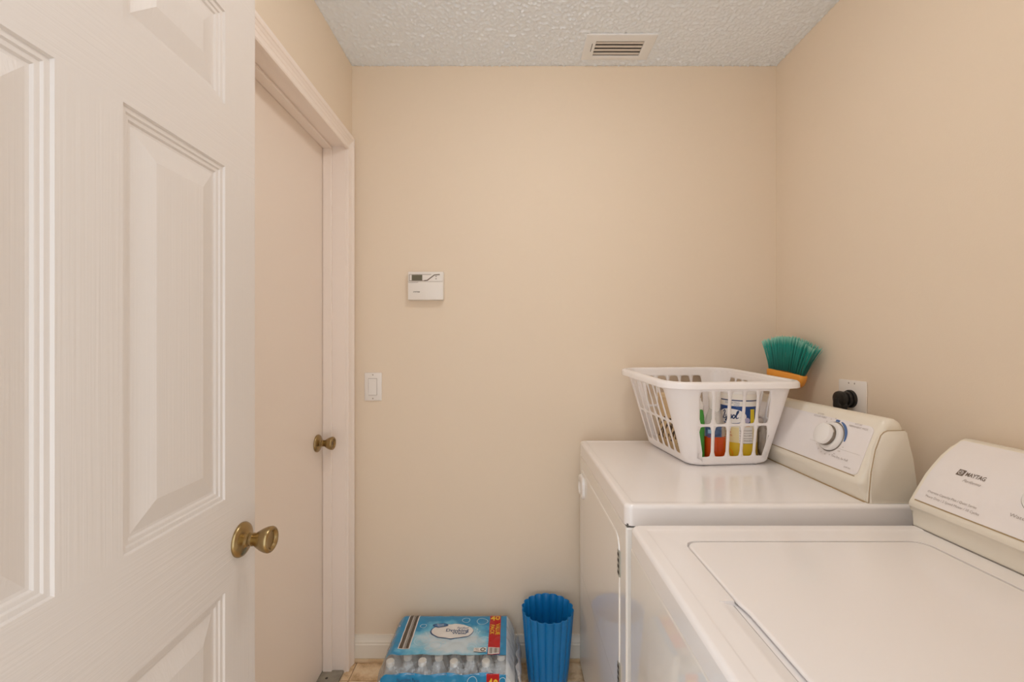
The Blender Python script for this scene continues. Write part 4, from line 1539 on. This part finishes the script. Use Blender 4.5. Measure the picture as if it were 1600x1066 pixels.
FX0, FX1, FY0, FY1 = -0.449, 0.014, 1.486, 1.7850


def film_z(x, y):
    z = 0.2086
    for cx__, cy__ in caps:
        d2_ = (x - cx__) ** 2 + (y - cy__) ** 2
        if d2_ < 0.0036:
            z = max(z, 0.2086 + 0.0024 * math.exp(-max(math.sqrt(d2_) - 0.015, 0) ** 2 / 0.00022))
    z += 0.0012 * mnoise.noise(Vector((x * 30, y * 30, 3)))
    for ed, rad_, drop in ((x - FX0, 0.03, 0.030), (FX1 - x, 0.032, 0.050), (y - FY0, 0.030, 0.026), (FY1 - y, 0.03, 0.012)):
        if ed < rad_:
            z -= drop * (1 - max(ed, 0) / rad_) ** 1.6
    return z


def on_film(off):
    return lambda u, v: Vector((u, v, film_z(u, v) + off))


# printed part of the film
m_lab = mat('printed film', (0.1, 0.5, 0.8), 0.22, coat=0.3)
nt, b = nodes_of(m_lab)
tc = nt.nodes.new('ShaderNodeTexCoord')
mp = nt.nodes.new('ShaderNodeMapping')
mp.inputs['Location'].default_value = (-0.003, -0.075, 0)
mp.inputs['Scale'].default_value = (5.3, 8.8, 0.0)
nt.links.new(tc.outputs['Object'], mp.inputs['Vector'])
ln = nt.nodes.new('ShaderNodeVectorMath'); ln.operation = 'LENGTH'
nt.links.new(mp.outputs['Vector'], ln.inputs[0])
nz = nt.nodes.new('ShaderNodeTexNoise'); nz.inputs['Scale'].default_value = 17; nz.inputs['Detail'].default_value = 3
nt.links.new(tc.outputs['Object'], nz.inputs['Vector'])
ma = nt.nodes.new('ShaderNodeMath'); ma.operation = 'MULTIPLY_ADD'; ma.inputs[1].default_value = 1.0; ma.inputs[2].default_value = -0.5
nt.links.new(nz.outputs['Fac'], ma.inputs[0])
ad = nt.nodes.new('ShaderNodeMath'); ad.operation = 'ADD'
nt.links.new(ln.outputs['Value'], ad.inputs[0]); nt.links.new(ma.outputs[0], ad.inputs[1])
rp = nt.nodes.new('ShaderNodeValToRGB')
e = rp.color_ramp.elements
e[0].position = 0.42; e[0].color = (0.60, 0.72, 0.80, 1)
e[1].position = 1.10; e[1].color = (0.012, 0.26, 0.53, 1)
q_ = e.new(0.80); q_.color = (0.16, 0.52, 0.74, 1)
e[-1].position = 1.0
nt.links.new(ad.outputs[0], rp.inputs['Fac']); nt.links.new(rp.outputs['Color'], b.inputs['Base Color'])

m_side = mat('milky side film', (0.84, 0.90, 0.94), 0.18, alpha=0.68, coat=0.6, bump=0.006, bump_scale=45, bump_str=0.7)
m_film = bpy.data.materials.new('clear film')
m_film.use_nodes = True
nt = m_film.node_tree
nt.nodes.remove(nt.nodes['Principled BSDF'])
out_n = nt.nodes['Material Output']
tr_ = nt.nodes.new('ShaderNodeBsdfTransparent'); tr_.inputs['Color'].default_value = (0.96, 0.98, 0.99, 1)
gl_ = nt.nodes.new('ShaderNodeBsdfGlossy'); gl_.inputs['Roughness'].default_value = 0.12
df_ = nt.nodes.new('ShaderNodeBsdfDiffuse'); df_.inputs['Color'].default_value = (0.85, 0.88, 0.9, 1)
mg = nt.nodes.new('ShaderNodeMixShader'); mg.inputs[0].default_value = 0.30
nt.links.new(gl_.outputs[0], mg.inputs[1]); nt.links.new(df_.outputs[0], mg.inputs[2])
fr = nt.nodes.new('ShaderNodeLayerWeight'); fr.inputs['Blend'].default_value = 0.35
mr2 = nt.nodes.new('ShaderNodeMapRange'); mr2.inputs['To Min'].default_value = 0.16; mr2.inputs['To Max'].default_value = 0.5
nt.links.new(fr.outputs['Fresnel'], mr2.inputs['Value'])
ms = nt.nodes.new('ShaderNodeMixShader')
nt.links.new(mr2.outputs['Result'], ms.inputs[0])
nt.links.new(tr_.outputs[0], ms.inputs[1]); nt.links.new(mg.outputs[0], ms.inputs[2])
tcf = nt.nodes.new('ShaderNodeTexCoord')
nzf = nt.nodes.new('ShaderNodeTexNoise'); nzf.inputs['Scale'].default_value = 38; nzf.inputs['Detail'].default_value = 3
mpf = nt.nodes.new('ShaderNodeMapping'); mpf.inputs['Scale'].default_value = (0.5, 1.4, 0.6); mpf.inputs['Rotation'].default_value = (0, 0, 0.5)
nt.links.new(tcf.outputs['Object'], mpf.inputs['Vector']); nt.links.new(mpf.outputs['Vector'], nzf.inputs['Vector'])
bpf = nt.nodes.new('ShaderNodeBump'); bpf.inputs['Strength'].default_value = 1.0; bpf.inputs['Distance'].default_value = 0.02
nt.links.new(nzf.outputs['Fac'], bpf.inputs['Height'])
nt.links.new(bpf.outputs['Normal'], gl_.inputs['Normal'])
nt.links.new(ms.outputs[0], out_n.inputs['Surface'])

LBX0, LBX1 = -0.440, -0.016
bm = bmesh.new()
lay(bm, gridquad(LBX0, LBX1, 1.5435, FY1, 90, 46), lambda u, v: on_film(0.0004)(u, v + 0.0025 * math.sin(u * 55) * (1 if v < 1.56 else 0)))
lab1 = finish('printed_label', bm, m_lab, pk, ang=180)
bm = bmesh.new()
def fold(u, v):
    # v: distance back from the front top edge; negative values hang down the front
    if v >= 0:
        y = FY0 + v
        return Vector((u, y, film_z(u, y) + 0.0005))
    z0 = film_z(u, FY0) + 0.0005
    f_ = min(-v / 0.158, 1)
    return Vector((u, FY0 - 0.004 * math.sin(PI * f_) - 0.002 * math.sin(u * 115), z0 + (0.006 - z0) * f_))
lay(bm, gridquad(LBX0, LBX1, -0.150, 0.002, 90, 30), lambda u, v: fold(u, v + 0.0015 * math.sin(u * 50)))
lab2 = finish('printed_label', bm, m_lab, pk, ang=180)
# clear film: window between the labels, ends and back
bm = bmesh.new()
lay(bm, gridquad(LBX0, LBX1, FY0, 1.5450, 80, 16), on_film(0.0))
lay(bm, gridquad(FX0, LBX0, FY0, FY1, 3, 50), on_film(0.0))
finish('clear_film', bm, m_film, pk, ang=180)
bm = bmesh.new()
lay(bm, gridquad(LBX1, FX1, FY0, FY1, 8, 60), lambda u, v: on_film(0.0006 * math.sin(v * 130 + u * 200))(u, v))
for sx, X in ((-1, FX0), (1, FX1)):
    def side(u, v, sx=sx, X=X):
        y = u
        z0 = film_z(X, y)
        f_ = v
        bul = 0.008 * math.sin(PI * f_) + 0.004 * math.sin(y * 90 + 4 * f_) * math.sin(PI * f_) + 0.003 * mnoise.noise(Vector((y * 25, f_ * 4, sx)))
        return Vector((X + sx * max(bul, 0.0), y, z0 * (1 - f_) + 0.002 * f_))
    lay(bm, gridquad(FY0, FY1, 0, 1, 40, 12), side)
lay(bm, gridquad(FX0, FX1, 0, 1, 60, 8), lambda u, v: Vector((u, FY1 + 0.006 * math.sin(PI * v), film_z(u, FY1) * (1 - v) + 0.002 * v)))
for xa_, xb_ in ((FX0, LBX0), (LBX1, FX1)):
    lay(bm, gridquad(xa_, xb_, -0.158, 0, 3, 20), fold)
finish('end_film', bm, m_side, pk, ang=180)
# loose seam flap standing off at the right end
bm = bmesh.new()
fl = []
for k in range(30):
    y = 1.495 + k * 0.0088
    fl.append((FX1 + 0.010 + 0.005 * math.sin(k * 0.8), y))
vs_, fs_ = [], []
for i, (x, y) in enumerate(fl):
    for q in range(7):
        f_ = q / 6
        vs_.append(Vector((x + 0.010 * math.sin(PI * f_) + 0.003 * math.sin(i * 0.9 + q), y, 0.168 * (1 - f_) + 0.01 * f_)))
for i in range(len(fl) - 1):
    for q in range(6):
        fs_.append((i * 7 + q, i * 7 + q + 1, (i + 1) * 7 + q + 1, (i + 1) * 7 + q))
lay(bm, (vs_, fs_), lambda u, v: Vector((u, v, 0)))
for v_, s_ in zip(bm.verts, vs_):
    v_.co = s_
finish('seam_flap', bm, mat('milky film', (0.88, 0.87, 0.86), 0.3, alpha=0.75), pk, ang=180)


def sub_tri(vf, maxlen=0.006):
    """subdivide flat data so it can follow the wavy film"""
    vs, fs = vf
    b2 = bmesh.new()
    vv_ = [b2.verts.new(v) for v in vs]
    for f_ in fs:
        try:
            b2.faces.new([vv_[i] for i in f_])
        except ValueError:
            pass
    bmesh.ops.triangulate(b2, faces=b2.faces[:])
    for _ in range(3):
        es = [e_ for e_ in b2.edges if e_.calc_length() > maxlen]
        if not es:
            break
        bmesh.ops.subdivide_edges(b2, edges=es, cuts=1)
        bmesh.ops.triangulate(b2, faces=b2.faces[:])
    b2.verts.index_update()
    r = [v.co.copy() for v in b2.verts], [tuple(v.index for v in f_.verts) for f_ in b2.faces]
    b2.free()
    return r


def pr(name, items, m, parent, off=0.0012):
    bm = bmesh.new()
    for vf, (cx__, cy__), rot in items:
        vs, fs = vf
        vs = [Vector((v.x * math.cos(rot) - v.y * math.sin(rot) + cx__, v.x * math.sin(rot) + v.y * math.cos(rot) + cy__, 0)) for v in vs]
        lay(bm, sub_tri((vs, fs)), on_film(off))
    return finish(name, bm, m, parent, smooth=False)


m_pw = mat('print white', (0.80, 0.78, 0.76), 0.3)
m_pn = mat('print navy', (0.02, 0.07, 0.20), 0.3)
m_pb = mat('print blue', (0.06, 0.22, 0.50), 0.3)
m_pr = mat('print red', (0.52, 0.008, 0.012), 0.3)
m_py = mat('print yellow', (0.85, 0.55, 0.05), 0.3)
m_pbr = mat('print brown', (0.10, 0.075, 0.055), 0.4)
m_pl = mat('print pale blue', (0.42, 0.66, 0.78), 0.3)
EC = (-0.222, 1.668)
pr('label_oval', [(poly(ellipse(0, 0, 0.0820, 0.0440, 48)), EC, 0)], m_pn, lab1, 0.0010)
pr('label_oval', [(poly(ellipse(0.0016, 0.001, 0.0790, 0.0410, 48)), EC, 0)], m_pw, lab1, 0.0016)
pr('label_badge', [(poly(ellipse(0, 0, 0.0300, 0.0125, 32)), (EC[0] - 0.048, EC[1] + 0.033), 0.05)], m_pn, lab1, 0.0022)
pr('label_badge', [(poly(ellipse(0, 0, 0.0225, 0.0085, 32)), (EC[0] - 0.048, EC[1] + 0.033), 0.05)], m_pb, lab1, 0.0026)
pr('lettering', [(glyphs('Great', 0.0115), (EC[0] - 0.049, EC[1] + 0.0375), 0.05), (glyphs('Value', 0.0115), (EC[0] - 0.047, EC[1] + 0.0290), 0.05)], m_pw, lab1, 0.0032)
pr('lettering', [(glyphs('Purified', 0.0140, shear=0.3), (EC[0] + 0.038, EC[1] + 0.0175), 0),
                 (glyphs('Drinking', 0.0230, bold=0.0004, width=0.086), (EC[0] + 0.020, EC[1] + 0.003), 0),
                 (glyphs('Water', 0.0190, bold=0.0003, width=0.056), (EC[0] + 0.030, EC[1] - 0.0125), 0)], m_pn, lab1, 0.0022)
rb = random.Random(11)
bubbles = []
for cx__, cy__, r_ in ((-0.272, 1.590, 0.021), (-0.297, 1.575, 0.010), (-0.325, 1.615, 0.028), (-0.140, 1.585, 0.017), (-0.175, 1.735, 0.015), (-0.110, 1.727, 0.021), (-0.098, 1.612, 0.026), (-0.245, 1.605, 0.009), (-0.336, 1.70, 0.012)):
    bubbles.append((ribbon(ellipse(0, 0, r_, r_ * 0.9, 28), 0.0022, True), (cx__, cy__), 0))
bubbles.append((poly(ellipse(0, 0, 0.016, 0.014, 24)), (-0.140, 1.575), 0))
for bb_ in bubbles:
    pr('bubble_print', [bb_], m_pl, lab1, 0.0009)
spl = []
for k in range(26):
    a_ = math.radians(-165 + k * 7.6 + rb.uniform(-3, 3))
    r_ = rb.uniform(1.06, 1.22)
    spl.append((ribbon([(-0.007, 0), (0, rb.uniform(-.002, .002)), (0.007, 0.001)], lambda t_: 0.0028 * math.sin(PI * t_) + 0.0004), (EC[0] + 0.086 * r_ * math.cos(a_), EC[1] + 0.040 * r_ * math.sin(a_)), a_ + PI / 2 + rb.uniform(-.5, .5)))
pr('splash_print', spl, m_pl, lab1, 0.0009)
# long brown stripe block at the left edge
BXL = -0.3820
pr('stripe_block', [(gridquad(-0.021, 0.021, 0, 0.205, 3, 18), (BXL, 1.572), 0)], m_pw, lab1, 0.0010)
pr('stripe', [(gridquad(-0.0175, -0.0045, 0, 0.200, 1, 18), (BXL, 1.574), 0), (gridquad(-0.0020, -0.0005, 0, 0.200, 1, 18), (BXL, 1.574), 0), (gridquad(0.0015, 0.0045, 0, 0.200, 1, 18), (BXL, 1.574), 0),
              (gridquad(0.0060, 0.0170, 0, 0.200, 1, 18), (BXL, 1.574), 0)], m_pbr, lab1, 0.0016)
# red value strip with yellow words and bar code
RX = -0.0600
pr('red_strip', [(gridquad(-0.0215, 0.0215, 1.5440, 1.7790, 4, 22), (RX, 0), 0)], m_pr, lab1, 0.0012)
pr('lettering', [(glyphs('40', 0.0430, bold=0.0010, width=0.038), (RX, 1.745), 0), (glyphs('VALUE', 0.0220, bold=0.0005, width=0.066), (RX + 0.0100, 1.680), -PI / 2),
                 (glyphs('PACK', 0.0220, bold=0.0005, width=0.056), (RX - 0.0105, 1.677), -PI / 2)], m_py, lab1, 0.0022)
pr('barcode', [(gridquad(-0.0195, 0.0195, 1.546, 1.579, 4, 4), (RX, 0), 0)], m_pw, lab1, 0.0020)
pr('barcode_bars', [(gridquad(-0.0150 + k * 0.0044, -0.0150 + k * 0.0044 + rb.uniform(.0010, .0030), 1.5495, 1.5755, 1, 4), (RX, 0), 0) for k in range(8)], m_pbr, lab1, 0.0026)
pr('recycling_mark', [(gridquad(-0.0225, 0.0225, -0.012, 0.012, 4, 3), (-0.109, 1.567), 0)], m_pw, lab1, 0.0014)
pr('recycling_print', [(ribbon(ellipse(0.010, 0.001, 0.0075, 0.0065, 20), 0.0034, True), (-0.109, 1.567), 0), (glyphs('PET', 0.0085), (-0.1195, 1.5710), 0), (glyphs('1 HDPE', 0.0055), (-0.1195, 1.5625), 0),
                       (gridquad(-0.0215, 0.0215, -0.0125, -0.0095, 4, 1), (-0.109, 1.567), 0)], m_pbr, lab1, 0.0020)
# second label: top of the red strip, dark print and bubble rings near the front edge
def prf(name, items, m, off):
    bm = bmesh.new()
    for vf, (cx__, cy__) in items:
        lay(bm, sub_tri(vf), lambda u, v: fold(u + cx__, v + cy__) + Vector((0, -off if v + cy__ < 0 else 0, off)))
    return finish(name, bm, m, lab2, smooth=False)


prf('red_strip', [(gridquad(-0.0215, 0.0215, -0.15, 0.001, 4, 18), (RX, 0))], m_pr, 0.0012)
prf('lettering', [(glyphs('40', 0.0430, bold=0.0010, width=0.038), (RX, -0.030))], m_py, 0.0020)
prf('bubble_print', [(ribbon(ellipse(0, 0, 0.016, 0.014, 28), 0.0022, True), (-0.130, -0.020)), (ribbon(ellipse(0, 0, 0.011, 0.010, 28), 0.0022, True), (-0.028, -0.018))], m_pl, 0.0010)
prf('lettering', [(glyphs('Nutrition Facts', 0.015, width=0.075), (-0.345, -0.016))], m_pn, 0.0014)

bpy.context.view_layer.update()
